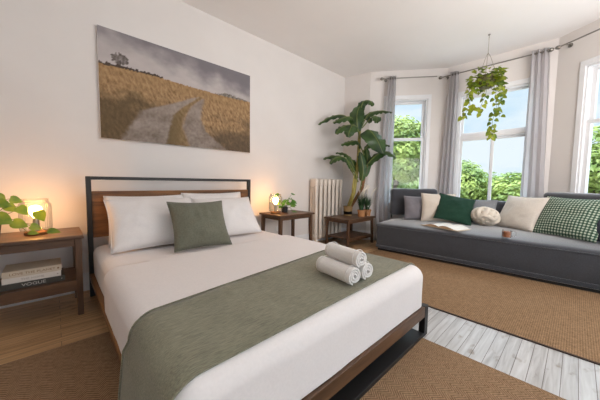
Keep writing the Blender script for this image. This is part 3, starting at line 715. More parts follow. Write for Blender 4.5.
leaves = [
  ([(3.754, 2.604, 1.949), (3.573, 2.723, 2.135), (3.352, 2.82, 2.102), (3.142, 2.93, 1.956)], 0.10),
  ([(3.768, 2.596, 2.016), (3.591, 2.634, 2.107), (3.401, 2.67, 2.047), (3.266, 2.722, 1.97)], 0.12),
  ([(3.766, 2.592, 1.949), (3.503, 2.565, 1.953), (3.315, 2.598, 1.882), (3.215, 2.614, 1.778)], 0.12),
  ([(3.723, 2.563, 1.938), (3.496, 2.502, 1.943), (3.375, 2.469, 1.843), (3.307, 2.453, 1.725)], 0.14),
  ([(3.782, 2.555, 1.714), (3.672, 2.551, 2.026), (3.777, 2.61, 2.251), (3.886, 2.589, 2.385)], 0.17),
  ([(3.80, 2.58, 2.1), (3.86, 2.578, 2.38), (3.95, 2.50, 2.42), (3.963, 2.441, 2.322)], 0.115),
  ([(3.816, 2.548, 1.983), (3.909, 2.479, 2.187), (4.05, 2.332, 2.24), (4.10, 2.16, 2.19)], 0.11),
  ([(3.815, 2.546, 1.95), (3.90, 2.42, 2.12), (3.86, 2.30, 2.10), (3.76, 2.25, 1.98)], 0.12),
  ([(3.8, 2.554, 1.80), (3.71, 2.361, 1.88), (3.70, 2.20, 1.72), (3.747, 2.10, 1.49)], 0.25),
  ([(3.86, 2.55, 1.56), (4.0, 2.475, 1.70), (4.10, 2.33, 1.70), (4.14, 2.20, 1.65)], 0.11),
  ([(3.788, 2.502, 1.211), (3.887, 2.362, 1.444), (4.0, 2.20, 1.546), (4.06, 2.04, 1.44)], 0.13),
  ([(3.823, 2.496, 1.497), (3.672, 2.52, 1.698), (3.493, 2.549, 1.681), (3.345, 2.614, 1.623)], 0.12),
  ([(3.733, 2.539, 1.042), (3.563, 2.59, 1.351), (3.372, 2.711, 1.458), (3.155, 2.82, 1.402)], 0.10),
  ([(3.735, 2.543, 1.109), (3.672, 2.629, 1.393), (3.566, 2.70, 1.509), (3.444, 2.80, 1.523)], 0.10),
  ([(3.68, 2.56, 1.10), (3.45, 2.588, 1.407), (3.28, 2.656, 1.416), (3.169, 2.683, 1.316)], 0.10),
  ([(3.71, 2.479, 0.909), (3.714, 2.434, 1.207), (3.692, 2.446, 1.402), (3.647, 2.459, 1.528)], 0.10),
  ([(3.78, 2.489, 0.992), (3.88, 2.465, 1.282), (3.93, 2.506, 1.508), (3.93, 2.539, 1.663)], 0.10),
]
PB = Vector((3.69, 2.70, .46))
t = empty('banana_plant', 'tall banana plant with broad drooping leaves on the low table', 'plant', tuple(PB)); inv = Matrix.Translation(-PB)
bm = bmesh.new(); pot_lathe(bm, .066, .080, .165); pot = obj('pot', bm, 'basket', t, True, 40)
bm = bmesh.new(); lathe(bm, [(.0690, .026), (.0735, .078)], 32); bmesh.ops.solidify(bm, geom=list(bm.faces), thickness=-.002); obj('black_band', bm, 'black', pot, True)
bm = bmesh.new(); lathe(bm, [(0, .145), (.070, .145)], 24); obj('soil', bm, 'soil', t)
bm = bmesh.new()
tube(bm, [PB+Vector((0, 0, .11)), (3.70, 2.60, .85), (3.755, 2.56, 1.4), (3.775, 2.565, 1.8), (3.80, 2.575, 2.12)], [.036, .034, .030, .026, .016], 12)
tube(bm, [PB+Vector((-.02, -.01, .11)), (3.64, 2.58, .75), (3.60, 2.54, 1.0), (3.62, 2.54, 1.15)], [.026, .022, .016, .008], 10)
bm.transform(inv); obj('stem', bm, 'stem_yellow', t, True)
bm = bmesh.new(); tube(bm, [PB+Vector((.035, -.005, .1)), (3.79, 2.49, .95), (3.85, 2.46, 1.32)], [.026, .026, .024], 12); bm.transform(inv); obj('stake', bm, 'stake', t, True)
for path, w in leaves:
    bm, st = banana_leaf(path, w*1.45); bm.transform(inv); st.transform(inv); lf = obj('leaf', bm, 'banana', t, True); obj('midrib', st, 'vine', lf, True)
def grass_pot(label, loc, seed, nb, hgt, plumes, lean):
    t = empty('potted_grass', label, 'plant', loc, 0, 'terracotta pots of grass on the low table'); r = random.Random(seed)
    bm = bmesh.new(); lathe(bm, [(0, 0), (.052, 0), (.062, .085), (.067, .085), (.069, .112), (.060, .112), (.058, .096), (0, .096)], 28); obj('pot', bm, 'terracotta', t, True, 40)
    bm = bmesh.new()
    for k in range(nb):
        a = r.uniform(0, 2*PI); s = r.uniform(.02, .12)*lean; h = hgt*r.uniform(.6, 1.1); b0 = Vector((math.cos(a)*.03, math.sin(a)*.03, .095)); w = r.uniform(.003, .006)
        sd = Vector((-math.sin(a), math.cos(a), 0)); prev = None
        for q in range(5):
            f = q/4; c = b0+Vector((math.cos(a)*s*f*f, math.sin(a)*s*f*f, h*f*(1-.15*f*lean))); ww = w*(1-f*.92)
            cur = (bm.verts.new(c-sd*ww), bm.verts.new(c+sd*ww))
            if prev: bm.faces.new((prev[0], prev[1], cur[1], cur[0]))
            prev = cur
    obj('blades', bm, 'grass', t)
    for k in range(plumes):
        a = r.uniform(-1.2, 1.2); h = hgt+r.uniform(.04, .12); dx = r.uniform(-.05, .09); dy = r.uniform(-.07, .05)
        pts = [(dx*.2, dy*.2, .085), (dx*.6, dy*.6, h*.7), (dx, dy, h), (dx*1.3+.015, dy*1.3-.015, h+.055), (dx*1.5+.035, dy*1.5-.035, h+.085)]
        bm = bmesh.new(); tube(bm, pts, [.0012, .0012, .008, .016, .003], 6); obj('plume', bm, 'plume', t, True)
grass_pot('terracotta pot of dark grass with white plumes, front of the low table', (3.775, 2.485, .46), 5, 190, .36, 8, 1.0)
grass_pot('terracotta pot of dark spiky grass right of the plumed one', (3.935, 2.47, .46), 8, 170, .32, 2, 1.3)
# clear bottle between the pots
t = empty('glass_bottle', 'slim clear glass bottle standing between the grass pots', 'bottle', (3.855, 2.405, .46))
bm = bmesh.new(); lathe(bm, [(0, 0), (.016, 0), (.018, .004), (.018, .11), (.008, .135), (.008, .165), (.010, .168)], 20); bmesh.ops.solidify(bm, geom=list(bm.faces), thickness=.0012); obj('body', bm, 'mugglass', t, True)
bm = bmesh.new(); lathe(bm, [(0, .166), (.009, .166), (.009, .182), (0, .182)], 16); obj('stopper', bm, 'plastic', t, True, 40)

# ------------------------------------------------------------------ wall outlet and lamp cable under the side table
t = empty('wall_outlet', 'small white wall outlet with a plugged cable under the side table', 'outlet', (2.42, YW, .30))
obj('plate', boxes(((-.036, -.008, -.058), (.036, 0, .058)), bev=.003), 'plastic', t); obj('plug', boxes(((-.016, -.036, -.036), (.016, -.008, -.004)), bev=.004), 'plastic', t)
bm = bmesh.new(); tube(bm, [(0, -.036, -.02), (.02, -.05, -.08), (.09, -.05, -.20), (.16, -.04, -.285), (.28, -.035, -.292)], .003, 6); obj('cable', bm, 'wire', t, True)

# ------------------------------------------------------------------ sofa
sofa = empty('sofa', 'long charcoal daybed sofa filling the bay under the windows', 'sofa', (4.1, .8, .008))
SO = Vector((4.1, .8, .008)); inv = Matrix.Translation(-SO)
foot = [(3.57, 2.085), (3.755, -.74), (4.02, -.70), (4.70, .35), (4.665, 1.54), (4.185, 2.185)]
def ring(poly, inset, r=.05, n=6):
    """rounded, inset polygon outline"""
    k = len(poly); pts = []
    ctr = Vector((sum(p[0] for p in poly)/k, sum(p[1] for p in poly)/k))
    off = []
    for i in range(k):
        a, b, c = Vector(poly[i-1]), Vector(poly[i]), Vector(poly[(i+1) % k])
        d1 = (b-a).normalized(); d2 = (c-b).normalized(); n1 = Vector((-d1.y, d1.x)); n2 = Vector((-d2.y, d2.x))
        if n1.dot(ctr-b) < 0: n1, n2 = -n1, -n2
        bis = (n1+n2).normalized(); off.append(b+bis*inset/max(.3, bis.dot(n1)))
    for i in range(k):
        a, b, c = off[i-1], off[i], off[(i+1) % k]; p = b+(a-b).normalized()*r; q = b+(c-b).normalized()*r
        for j in range(n+1):
            u = j/n; pts.append((1-u)**2*p+2*u*(1-u)*b+u*u*q)
    # dense samples
    out = []
    for i in range(len(pts)):
        a, b = pts[i], pts[(i+1) % len(pts)]; m = max(1, int((b-a).length/.05))
        for j in range(m): out.append(a.lerp(b, j/m))
    return out
def stack(rings):
    bm = bmesh.new(); vr = []
    for pts, z in rings: vr.append([bm.verts.new((p.x, p.y, z(p) if callable(z) else z)) for p in pts])
    n = min(len(v) for v in vr)
    for a, b in zip(vr, vr[1:]):
        for i in range(n): bm.faces.new((a[i], a[(i+1) % n], b[(i+1) % n], b[i]))
    return bm, vr
base_ring = ring(foot, 0)
ctr = Vector((4.15, .8))
def shrink(pts, d):
    res = []; k = len(pts)
    for i in range(k):
        t_ = (pts[(i+1) % k]-pts[i-1]).normalized(); nn = Vector((-t_.y, t_.x))
        if nn.dot(ctr-pts[i]) < 0: nn = -nn
        res.append(pts[i]+nn*d)
    return res
def towards(pts, f): return [p.lerp(Vector((4.25, max(-.25, min(1.75, p.y)))), f) for p in pts]
bm, vr = stack([(shrink(base_ring, .03), .0), (shrink(base_ring, .03), .04)]); bm.faces.new(vr[0]); bm.transform(Matrix.Translation((0, 0, .008)) @ inv.to_3x3().to_4x4()); bm.transform(Matrix.Translation((-SO.x, -SO.y, -SO.z))); obj('plinth', bm, 'black', sofa)
bm, vr = stack([(shrink(base_ring, .02), .04), (base_ring, .048), (base_ring, .085), (shrink(base_ring, .008), .092), (shrink(base_ring, .003), .10), (shrink(base_ring, .0), .2), (shrink(base_ring, -.004), .30), (base_ring, .375)])
bm.faces.new(vr[0][::-1]); bm.transform(inv); obj('base', bm, 'charcoal', sofa, True, 50)
def wav(p, z, a=.004): return z+a*noise.noise(Vector((p.x*4, p.y*4, z*5)))
rg = [(shrink(base_ring, .006), .377), (shrink(base_ring, -.004), .384), (shrink(base_ring, -.003), .398), (shrink(base_ring, .008), .412)]
for f, z in ((.06, .422), (.15, .432), (.3, .444), (.5, .455), (.7, .461), (.9, .463)): rg.append((towards(shrink(base_ring, .008), f), (lambda z: (lambda p: wav(p, z)))(z)))
bm, vr = stack(rg); bm.faces.new(vr[-1]); bm.faces.new(vr[0][::-1]); bm.transform(inv); obj('seat', bm, 'charcoal', sofa, True, 50)
for rr, z, nm in ((shrink(base_ring, -.004), .379, 'piping'), (shrink(base_ring, -.001), .088, 'piping')):
    bm = bmesh.new(); tube(bm, [(p.x, p.y, z) for p in rr], .005, 6, closed=True); bm.transform(inv); obj(nm, bm, 'charcoal', sofa, True)
def backrest(A, B, z0, z1, th, seed, bracket=True):
    """A,B: ends of the front face line at the seat"""
    m, ln = facet(A, B); bm = rbox((0, -th, z0), (ln, 0, z1), .05, 22, .004, 0, seed)
    for v in bm.verts:
        # soft belly and a stitched channel across the face
        f = math.sin(PI*min(1, max(0, v.co.x/ln)))*math.sin(PI*min(1, max(0, (v.co.z-z0)/(z1-z0))))
        if v.co.y > -th/2: v.co.y += .02*f-.016*math.exp(-((v.co.z-(z0+(z1-z0)*.56))/.014)**2)
    bm.transform(m); bm.transform(inv); o = obj('backrest', bm, 'charcoal', sofa, True)
    if bracket:
        for s in (.03, ln-.03):
            b2 = boxes(((s-.012, -th*.75, .44), (s+.012, -th*.55, z0+.06)), ((s-.012, -th*.75, .44), (s+.012, .0, .452)), bev=.002); b2.transform(m); b2.transform(inv); obj('bracket', b2, 'dark_metal', sofa)
backrest((4.075, 2.115), (4.50, 1.53), .50, .945, .13, 2)
backrest((4.52, 1.47), (4.565, .37), .475, .80, .12, 5, False)
backrest((4.56, .31), (3.99, -.55), .475, .945, .125, 8)
# cushions on the sofa
sg = 'cushions on the charcoal sofa'
def seat_z(p): return .463
pillow('throw_cushion', .42, .40, .13, 'mauve', (4.08, 1.65, .468), 212, 24, 'grey cushion leaning on the left backrest behind the cream one', 'cushion', seed=1, group=sg)
pillow('throw_cushion', .47, .44, .14, 'cream', (4.12, 1.38, .468), 207, 18, 'cream cushion between the grey and the emerald cushions', 'cushion', seed=3, group=sg)
pillow('throw_cushion', .47, .44, .13, 'emerald', (4.065, 1.185, .498), 207, 34, 'emerald green velvet cushion tilted against the cream one', 'cushion', seed=6, roll=13, group=sg)
pillow('throw_cushion', .46, .36, .12, 'greyc', (4.43, .98, .466), 182, 14, 'pale grey cushion behind the knotted ball cushion', 'cushion', seed=7, group=sg)
pillow('throw_cushion', .52, .47, .15, 'cream2', (4.28, .555, .470), 146, 28, 'big oat-white cushion right of the knotted ball cushion', 'cushion', seed=9, group=sg)
pillow('throw_cushion', .60, .50, .15, 'check', (4.03, .105, .468), 151, 31, 'green and white checked cushion at the right end of the sofa', 'cushion', seed=12, group=sg)
pillow('throw_cushion', .45, .42, .14, 'navy', (3.905, -.235, .468), 150, 28, 'dark navy cushion cut by the right edge, behind the checked one', 'cushion', seed=14, group=sg)
# knotted cushion: three crossing bands of three cords
bm = bmesh.new(); R = .108
for ax in range(3):
    for k in (-1, 0, 1):
        pts = []
        for i in range(60):
            a = 2*PI*i/60; rr = R+.016*math.cos(2*a+(ax*PI/1.0))
            off_ = k*.056; q = math.sqrt(max(1e-4, 1-(off_/R)**2*.55)); p = [math.cos(a)*rr*q, math.sin(a)*rr*q, off_]
            pts.append((p[(0+ax) % 3], p[(1+ax) % 3], p[(2+ax) % 3]))
        tube(bm, pts, .0290, 12, closed=True)
bmesh.ops.create_icosphere(bm, subdivisions=3, radius=R*.78)
bm.transform(Matrix.Translation((4.28, .845, .463+.128)) @ Matrix.Rotation(.5, 4, 'Z') @ Matrix.Diagonal((1.14, 1.14, .96, 1)) @ Matrix.Rotation(.6, 4, 'X') @ Matrix.Rotation(.5, 4, 'Y'))
for v in bm.verts: v.co -= Vector((4.28, .845, .463))
o = obj('knot_cushion', bm, 'knot', None, True); o.location = (4.28, .845, .465); tag(o, 'round cream knotted ball cushion in the middle of the sofa', 'cushion', sg)
# open book
BK = Vector((3.85, 1.19, .444))
t = empty('open_book', 'open hardback book lying face up on the sofa seat', 'book', tuple(BK), math.radians(-16))
def page_block(sign):
    bm = bmesh.new(); K = 12; top = []; bot = []
    for k in range(K+1):
        u = k/K; x = sign*.195*u; z = .004+.034*math.sin(PI*min(1, u*1.15+.06))**.8*(1-.55*u)+.004
        top.append((x, z)); bot.append((x, .005+.008*u*0))
    rows = []
    for x, z in top+bot[::-1]: rows.append((bm.verts.new((x*1.0, -.13, z)), bm.verts.new((x*1.0, .13, z))))
    n = len(rows)
    for i in range(n): bm.faces.new((rows[i][0], rows[(i+1) % n][0], rows[(i+1) % n][1], rows[i][1]))
    for s in (0, 1):
        for k in range(K): bm.faces.new((rows[k][s], rows[k+1][s], rows[n-2-k][s], rows[n-1-k][s]))
    return bm
# the page block runs along local x; local y is the spine direction
RB = Matrix.Rotation(math.radians(-90+0), 4, 'Z') @ Matrix.Diagonal((1.32, 1.25, 1.1, 1))
for s in (-1, 1):
    bm = page_block(s); bm.transform(RB); p = obj('pages', bm, 'paper', t)
    p.data.materials.append(M['page_edge'])
    for f in p.data.polygons:
        if abs(f.normal.x) > .7 or (abs(f.normal.y) > .6 and abs(f.normal.z) < .6): f.material_index = 1
    bm = bmesh.new()
    for q in range(12):
        z_ = .0; yy = -.10+.018*q
        u0, u1 = .035, .165
        pts_ = []
    bm.free()
bm = boxes(((-.205, -.136, 0), (.205, .136, .004)), bev=.001); bm.transform(RB); obj('cover', bm, 'cover_tan', t)
# glass mug of tea
t = empty('glass_mug', 'small clear glass mug of amber tea on the sofa seat', 'mug', (3.69, .515, .435))
bm = bmesh.new(); lathe(bm, [(0, 0), (.040, 0), (.044, .005), (.045, .085), (.0425, .085), (.0415, .008), (0, .007)], 32); obj('body', bm, 'mugglass', t, True, 50)
bm = bmesh.new(); lathe(bm, [(0, .009), (.040, .009), (.0413, .070), (0, .070)], 32); obj('tea', bm, 'tea', t, True, 40)
bm = bmesh.new(); tube(bm, [(.040*.6, -.040*.8, .072), (.05, -.062, .074), (.058, -.075, .06), (.058, -.075, .03), (.05, -.062, .016), (.040*.6, -.040*.8, .018)], .0055, 8); obj('handle', bm, 'mugglass', t, True)

# ------------------------------------------------------------------ hanging plant
HP = Vector((4.16, .895, 2.37))
t = empty('hanging_plant', 'trailing green plant hung from the ceiling before the middle window', 'plant', tuple(HP)); inv = Matrix.Translation(-HP)
bm = bmesh.new(); lathe(bm, [(0, -.08), (.075, -.08), (.10, -.02), (.112, .06), (.104, .06), (.092, -.01), (0, .03)], 28); obj('pot', bm, 'hangpot', t, True, 40)
for k in range(3):
    a = 2*PI*k/3+.4; bm = bmesh.new(); tube(bm, [(math.cos(a)*.108, math.sin(a)*.108, .055), (math.cos(a)*.03, math.sin(a)*.03, .30), (0, 0, .36)], .0035, 6); obj('cord', bm, 'rope', t, True)
bm = bmesh.new(); tube(bm, [(0, 0, .355), (0, 0, .555)], .0035, 6); obj('cord', bm, 'rope', t, True)
bm = bmesh.new(); lathe(bm, [(0, .59), (.014, .59), (.014, .58), (.004, .575), (0, .575)], 14); tube(bm, [(0, 0, .578), (.012, 0, .57), (.014, 0, .558), (.004, 0, .549), (-.008, 0, .554)], .0028, 6); obj('hook', bm, 'rod_metal', t, True)
bm = bmesh.new(); sb = bmesh.new(); r3 = random.Random(21)
right = Vector((.728, -.686, 0))      # a horizontal direction across the window
def strand(p0, pts_, n, s):
    path = [Vector(p0)]+[Vector(p) for p in pts_]; tube(sb, path, .0022, 5)
    tot = len(path)-1
    for k in range(n):
        f = (k+.5)/n*tot; i = min(int(f), tot-1); c = path[i].lerp(path[i+1], f-i)
        d = Vector((r3.uniform(-1, 1), r3.uniform(-1, 1), r3.uniform(-.9, .15))).normalized(); sz = s*r3.uniform(.65, 1.0); b0 = c+d*.025
        heart_leaf(bm, b0, b0+(d+Vector((0, 0, -.6))).normalized()*sz, sz*.85, Vector((-.75+r3.uniform(-.5, .3), -.25+r3.uniform(-.5, .5), .4)), .12, .15)
for k in range(210):   # bushy crown
    a = r3.uniform(0, 2*PI); rr = .06+.15*r3.random()**.7; z = r3.uniform(-.13, .12)
    rr *= (1-.25*max(0, z)/.13)
    c = Vector((math.cos(a)*rr, math.sin(a)*rr, z+.03)); d = Vector((math.cos(a), math.sin(a), r3.uniform(-1.0, .3))).normalized(); sz = r3.uniform(.045, .07)
    heart_leaf(bm, c, c+d*sz, sz*.85, Vector((-.5+r3.uniform(-.4, .4), r3.uniform(-.6, .4), .6)), .12, .15)
def rp(x, z, y=0): return right*x+Vector((0, 0, z))+Vector((-.6, -.6, 0))*y
strand(rp(-.10, .04), [rp(-.20, 0), rp(-.225, -.15), rp(-.21, -.27), rp(-.16, -.36)], 22, .07)
strand(rp(-.08, .04), [rp(-.17, -.05), rp(-.20, -.28), rp(-.245, -.40), rp(-.29, -.475)], 24, .07)
strand(rp(.02, .04, .1), [rp(.06, -.02, .14), rp(.055, -.2, .13), rp(.085, -.36, .12), rp(.04, -.52, .12), rp(.045, -.66, .11), rp(.035, -.74, .11)], 36, .072)
strand(rp(.08, .04, .1), [rp(.14, -.05, .1), rp(.15, -.2, .1), rp(.115, -.33, .1), rp(.14, -.47, .1)], 22, .066)
strand(rp(.0, .04, .1), [rp(-.05, -.06, .12), rp(-.07, -.22, .12), rp(-.12, -.34, .12), rp(-.10, -.42, .1)], 18, .07)
strand(rp(.1, .05), [rp(.19, .06), rp(.235, -.02), rp(.235, -.12), rp(.2, -.2)], 14, .066)
strand(rp(.05, .05, .1), [rp(.10, .0, .14), rp(.11, -.12, .14), rp(.09, -.22, .14)], 12, .07)
obj('foliage', bm, 'hang', t, True); obj('stems', sb, 'vine', t, True)

# ------------------------------------------------------------------ canvas photograph over the bed
PX0, PX1, PZ0, PZ1 = .330, 1.925, 1.405, 2.405; pf = YW-.036
t = empty('canvas_picture', 'large canvas photograph of a dirt track through dry grass above the bed', 'picture', ((PX0+PX1)/2, YW, PZ0)); ox = (PX0+PX1)/2
obj('canvas', boxes(((PX0-ox, -.036, 0), (PX1-ox, -.001, PZ1-PZ0)), bev=.003), 'linen', t)
def lerp3(a, b, f): return tuple(x+(y-x)*f for x, y in zip(a, b))
def interp(tab, x):
    for (a, va), (b, vb) in zip(tab, tab[1:]):
        if x <= b: return va+(vb-va)*max(0, min(1, (x-a)/(b-a)))
    return tab[-1][1]
def sst(a, b, x):
    f = max(0, min(1, (x-a)/(b-a))); return f*f*(3-2*f)
def paint(u, v):
    n1 = noise.fractal(Vector((u*9, v*9, 1)), .9, 2.1, 5); n2 = noise.fractal(Vector((u*60, v*34, 4)), .8, 2.2, 4); ng = noise.fractal(Vector((u*70+v*16, v*22, 9)), .7, 2.2, 4)
    hor = .665+.012*math.sin(u*6)+.006*n2
    hill = hor+.045*math.exp(-((u-.80)/.07)**2)+.02*math.exp(-((u-.92)/.05)**2)+.010*n2*sst(.65, .75, u)
    if v > hill:
        s = (v-hor)/(1-hor); c = lerp3((.50, .45, .44), (.32, .29, .30), sst(.1, 1, s)*.6+.25*n1)
        dark = sst(.35, 1.05, s*.75+u*.55+.18*n1); c = lerp3(c, (.13, .12, .14), dark*.75)
        # lone tree on the horizon
        dx, dy = (u-.104)/.042, (v-.752)/.052
        if dx*dx+dy*dy < 1+.9*n2 and v > .70-.02*n1: c = lerp3(c, (.10, .08, .07), max(.35, min(.95, .8+.5*n2)))
        if abs(u-.106) < .0035 and .64 < v < .74: c = (.07, .055, .045)
        if v < hor+.02+.012*n2 and u < .34: c = (.07, .05, .04)
        return c
    if v > hor: return lerp3((.10, .09, .08), (.30, .26, .22), .5+.9*n2)
    d = (hor-v)/hor
    gold = lerp3((.22, .13, .062), (.44, .285, .15), .5+.9*ng); c = lerp3(lerp3(gold, (.36, .22, .10), .45), gold, min(1, d*2.5))
    # darker turf on the left verge and lower right
    c = lerp3(c, (.085, .06, .03), sst(.22, .5, d-.2*u+.16*n1)*(1-sst(.35, .5, u))*.8)
    c = lerp3(c, (.08, .06, .04), sst(.38, .9, d+.25*n1+.35*(u-.8))*sst(.58, .7, u)*.85)
    LL = interp([(0, .09), (.31, .20), (.45, .40), (.53, .50), (.575, .565)], v); LR = interp([(0, .345), (.2, .375), (.32, .395), (.42, .455), (.50, .52), (.575, .575)], v)
    RL = interp([(0, .50), (.2, .452), (.32, .47), (.44, .508), (.52, .56), (.57, .60)], v); RR = interp([(0, .80), (.1, .70), (.2, .625), (.32, .59), (.44, .596), (.54, .615), (.57, .61)], v)
    e = .012+.012*n2
    if v < .575:
        tr = max(sst(LL-e, LL+.03, u)*(1-sst(LR-.01, LR+e+.005, u)), sst(RL-e, RL+.02, u)*(1-sst(RR-.02, RR+e, u)))
        road = lerp3((.21, .165, .135), (.37, .31, .27), .5+.35*n2+.5*n1+.4*(.4-d))
        c = lerp3(c, road, tr)
        if LR < u < RL: c = lerp3(c, (.17, .12, .055), .55*(1-tr))
    return c
bm = bmesh.new(); nu, nv = 200, 126; vs = []
for j in range(nv+1):
    for i in range(nu+1): vs.append(bm.verts.new((PX0-ox+.002+(PX1-PX0-.004)*i/nu, -.0366, .002+(PZ1-PZ0-.004)*j/nv)))
for j in range(nv):
    for i in range(nu): a = j*(nu+1)+i; bm.faces.new((vs[a], vs[a+1], vs[a+nu+2], vs[a+nu+1]))
me = bpy.data.meshes.new('printed_face'); bm.to_mesh(me); bm.free()
ca = me.color_attributes.new('print', 'FLOAT_COLOR', 'POINT')
for j in range(nv+1):
    for i in range(nu+1): ca.data[j*(nu+1)+i].color = (*[max(0, x) for x in paint(i/nu, j/nv)], 1)
m, nt, b = new_mat('printed_canvas'); at = N(nt, 'ShaderNodeAttribute'); at.attribute_name = 'print'; L(nt, at.outputs['Color'], b.inputs['Base Color']); b.inputs['Roughness'].default_value = .7; b.inputs['Specular IOR Level'].default_value = .25
link('printed_face', me, m, t)

# ------------------------------------------------------------------ outside: ground and trees
GZ = -4.2
bm = bmesh.new(); box(bm, (5.3, -25, GZ-.2), (45, 45, GZ)); struct(obj('ground', bm, 'ground_bounce'))
def tree(label, x, y, top, R, n, mat, seed):
    r = random.Random(seed); t = empty('tree', label, 'tree', (x, y, GZ), 0, 'trees beyond the windows'); H = top-GZ
    bm = bmesh.new(); tube(bm, [(0, 0, 0), (.1, .05, H*.3), (.0, .1, H*.55), (.05, 0, H*.8)], [.20, .15, .10, .04], 10)
    blobs = [(Vector((0, 0, H-R*.9)), R*.9)]
    for k in range(16):
        a = r.uniform(0, 2*PI); q = r.uniform(.35, 1.0)*R; z = H-R*r.uniform(.45, 2.3); rr = R*r.uniform(.30, .50); q = min(q, R*1.04-rr*.55)
        blobs.append((Vector((math.cos(a)*q, math.sin(a)*q, min(z, H-rr))), rr))
        b0 = Vector((0, 0, max(H*.3, z-R*.6))); e = blobs[-1][0]; tube(bm, [b0, b0.lerp(e, .5)+Vector((0, 0, .15)), e], [.06, .035, .012], 6)
    obj('trunk', bm, 'bark', t, True)
    vs = []; fs = []
    tot = sum(b[1]**2 for b in blobs)
    for c, rr in blobs:
        for k in range(int(n*rr*rr/tot)):
            d = Vector((r.gauss(0, 1), r.gauss(0, 1), r.gauss(0, 1))).normalized(); p = c+d*rr*(.72+.33*r.random()); s = r.uniform(.05, .095)
            u = (d.cross(Vector((r.uniform(-1, 1), r.uniform(-1, 1), r.uniform(-1, 1)))).normalized()); nn = (d+Vector((r.uniform(-.6, .6), r.uniform(-.6, .6), r.uniform(0, .9)))).normalized(); w = nn.cross(u).normalized(); u = w.cross(nn)
            i = len(vs); vs += [p-u*s, p-w*s*.42+nn*s*.12, p+u*s, p+w*s*.42+nn*s*.12]; fs.append((i, i+1, i+2, i+3))
    me = bpy.data.meshes.new('foliage'); me.from_pydata([tuple(v) for v in vs], [], fs); link('foliage', me, mat, t)
TR = [(26.6, 9.0, 3.15, .85, 'tree1', 'tall light green tree in the narrow left window'), (15.8, 9.0, 1.75, .85, 'tree1', 'bushy tree in the left half of the middle window'), (7.2, 9.2, 1.35, .85, 'tree1', 'tree in the right half of the middle window'), (-1.6, 9.0, 2.35, .95, 'tree1', 'tall tree filling the window at the right edge'),
      (30.5, 12, 2.2, 1.1, 'tree2', 'tree behind the curtain left of the narrow window'), (20.6, 12.2, 1.45, 1.1, 'tree2', 'darker tree at the right of the narrow left window'), (10.9, 12.2, 1.5, 1.1, 'tree2', 'darker tree behind the mullion of the middle window'), (2.6, 12.2, 1.6, 1.1, 'tree2', 'darker tree behind the curtain right of the middle window'),
      (25.5, 15.8, 2.1, 1.35, 'tree2', 'far tree low in the narrow left window'), (15.7, 15.8, 1.5, 1.35, 'tree1', 'far tree low in the left half of the middle window'), (6.6, 15.8, 1.4, 1.35, 'tree1', 'far tree low in the right half of the middle window'), (-2.8, 15.8, 1.9, 1.4, 'tree2', 'far tree low in the right window')]
for k, (az, dist, top, R, mt, lb) in enumerate(TR):
    a = math.radians(az); tree(lb, dist*math.cos(a), dist*math.sin(a), top, R, 11000, mt, 50+k)

# ------------------------------------------------------------------ sky and lights
w = bpy.data.worlds.new('sky'); scene.world = w; w.use_nodes = True; nt = w.node_tree; bg = nt.nodes['Background']
tc = N(nt, 'ShaderNodeTexCoord'); mp = N(nt, 'ShaderNodeMapping'); mp.inputs['Scale'].default_value = (2.2, 2.2, 6); L(nt, tc.outputs['Generated'], mp.inputs['Vector'])
nz = N(nt, 'ShaderNodeTexNoise'); nz.inputs['Scale'].default_value = 1.6; nz.inputs['Detail'].default_value = 6; L(nt, mp.outputs[0], nz.inputs['Vector'])
L(nt, ramp(nt, nz.outputs[0], [(.38, (.50, .74, .93)), (.62, (.86, .94, 1.0))]), bg.inputs['Color']); bg.inputs['Strength'].default_value = 1.15
sz = N(nt, 'ShaderNodeSeparateXYZ'); L(nt, tc.outputs['Generated'], sz.inputs[0]); mr = N(nt, 'ShaderNodeMapRange', interpolation_type='SMOOTHSTEP'); L(nt, sz.outputs[2], mr.inputs[0])
mr.inputs[1].default_value = .30; mr.inputs[2].default_value = .75; mr.inputs[3].default_value = .93; mr.inputs[4].default_value = 8.0; L(nt, mr.outputs[0], bg.inputs['Strength'])
sun = bpy.data.lights.new('sun', 'SUN'); sun.energy = 3.0; sun.angle = math.radians(3); sun.color = (1, .95, .85)
so = bpy.data.objects.new('sun', sun); C.objects.link(so); so.rotation_euler = Vector((.80, -.12, -.95)).to_track_quat('-Z', 'Y').to_euler()
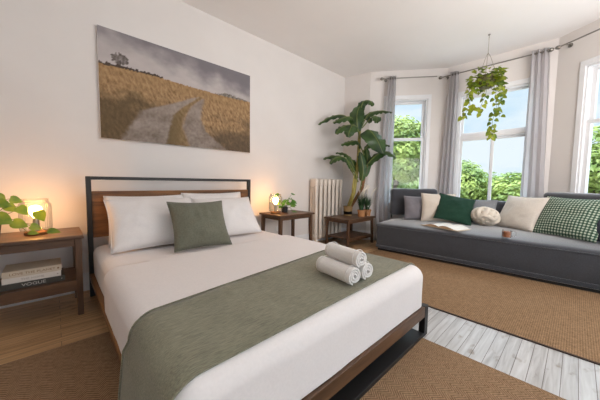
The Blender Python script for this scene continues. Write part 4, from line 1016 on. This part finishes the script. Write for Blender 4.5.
def area(name, loc, target, sx, sy, power, col):
    l = bpy.data.lights.new(name, 'AREA'); l.shape = 'RECTANGLE'; l.size = sx; l.size_y = sy; l.energy = power; l.color = col
    o = bpy.data.objects.new(name, l); C.objects.link(o); o.location = loc; o.rotation_euler = (Vector(target)-Vector(loc)).to_track_quat('-Z', 'Y').to_euler()
area('rear_fill_light', (1.0, Y0+.1, 1.5), (1.9, 2, 1.6), 4.0, 2.2, 7, (1, .92, .86))  # added fill light behind the camera, no window is modelled there
area('side_fill_light', (4.05, -2.1, 1.55), (2.2, 2.0, 1.75), 1.6, 1.7, 6, (.95, .97, 1))  # added fill from the right, out of view, stands in for a window
area('ceiling_fill_light', (2.3, -1.6, 1.45), (2.9, -.7, 2.96), 2.2, 1.6, 92, (1, .925, .88))  # added upward fill to brighten the ceiling, no lamp stands here

# ------------------------------------------------------------------ camera
f_px, pit, roll, yaw, h = 261.0685, .0681341, .0140837, .8143483, 1.0248415
fw = Vector((math.cos(yaw)*math.cos(pit), math.sin(yaw)*math.cos(pit), -math.sin(pit))); rt = Vector((math.sin(yaw), -math.cos(yaw), 0)); up = rt.cross(fw)
r_ = rt*math.cos(roll)+up*math.sin(roll); u_ = up*math.cos(roll)-rt*math.sin(roll)
cd = bpy.data.cameras.new('camera'); co = bpy.data.objects.new('camera', cd); C.objects.link(co); scene.camera = co
cd.sensor_fit = 'HORIZONTAL'; cd.sensor_width = 36; cd.lens = f_px/600*36; cd.clip_start = .02; cd.clip_end = 200
co.matrix_world = Matrix(((r_.x, u_.x, -fw.x, 0), (r_.y, u_.y, -fw.y, 0), (r_.z, u_.z, -fw.z, h), (0, 0, 0, 1)))
vs_ = scene.view_settings; vs_.view_transform = 'Standard'; vs_.look = 'None'; vs_.gamma = 1; vs_.use_curve_mapping = False; vs_.exposure = .16
scene.cycles.use_denoising = True; scene.cycles.max_bounces = 8; scene.cycles.transparent_max_bounces = 24; scene.cycles.caustics_reflective = False; scene.cycles.caustics_refractive = False
scene.cycles.sample_clamp_indirect = 6
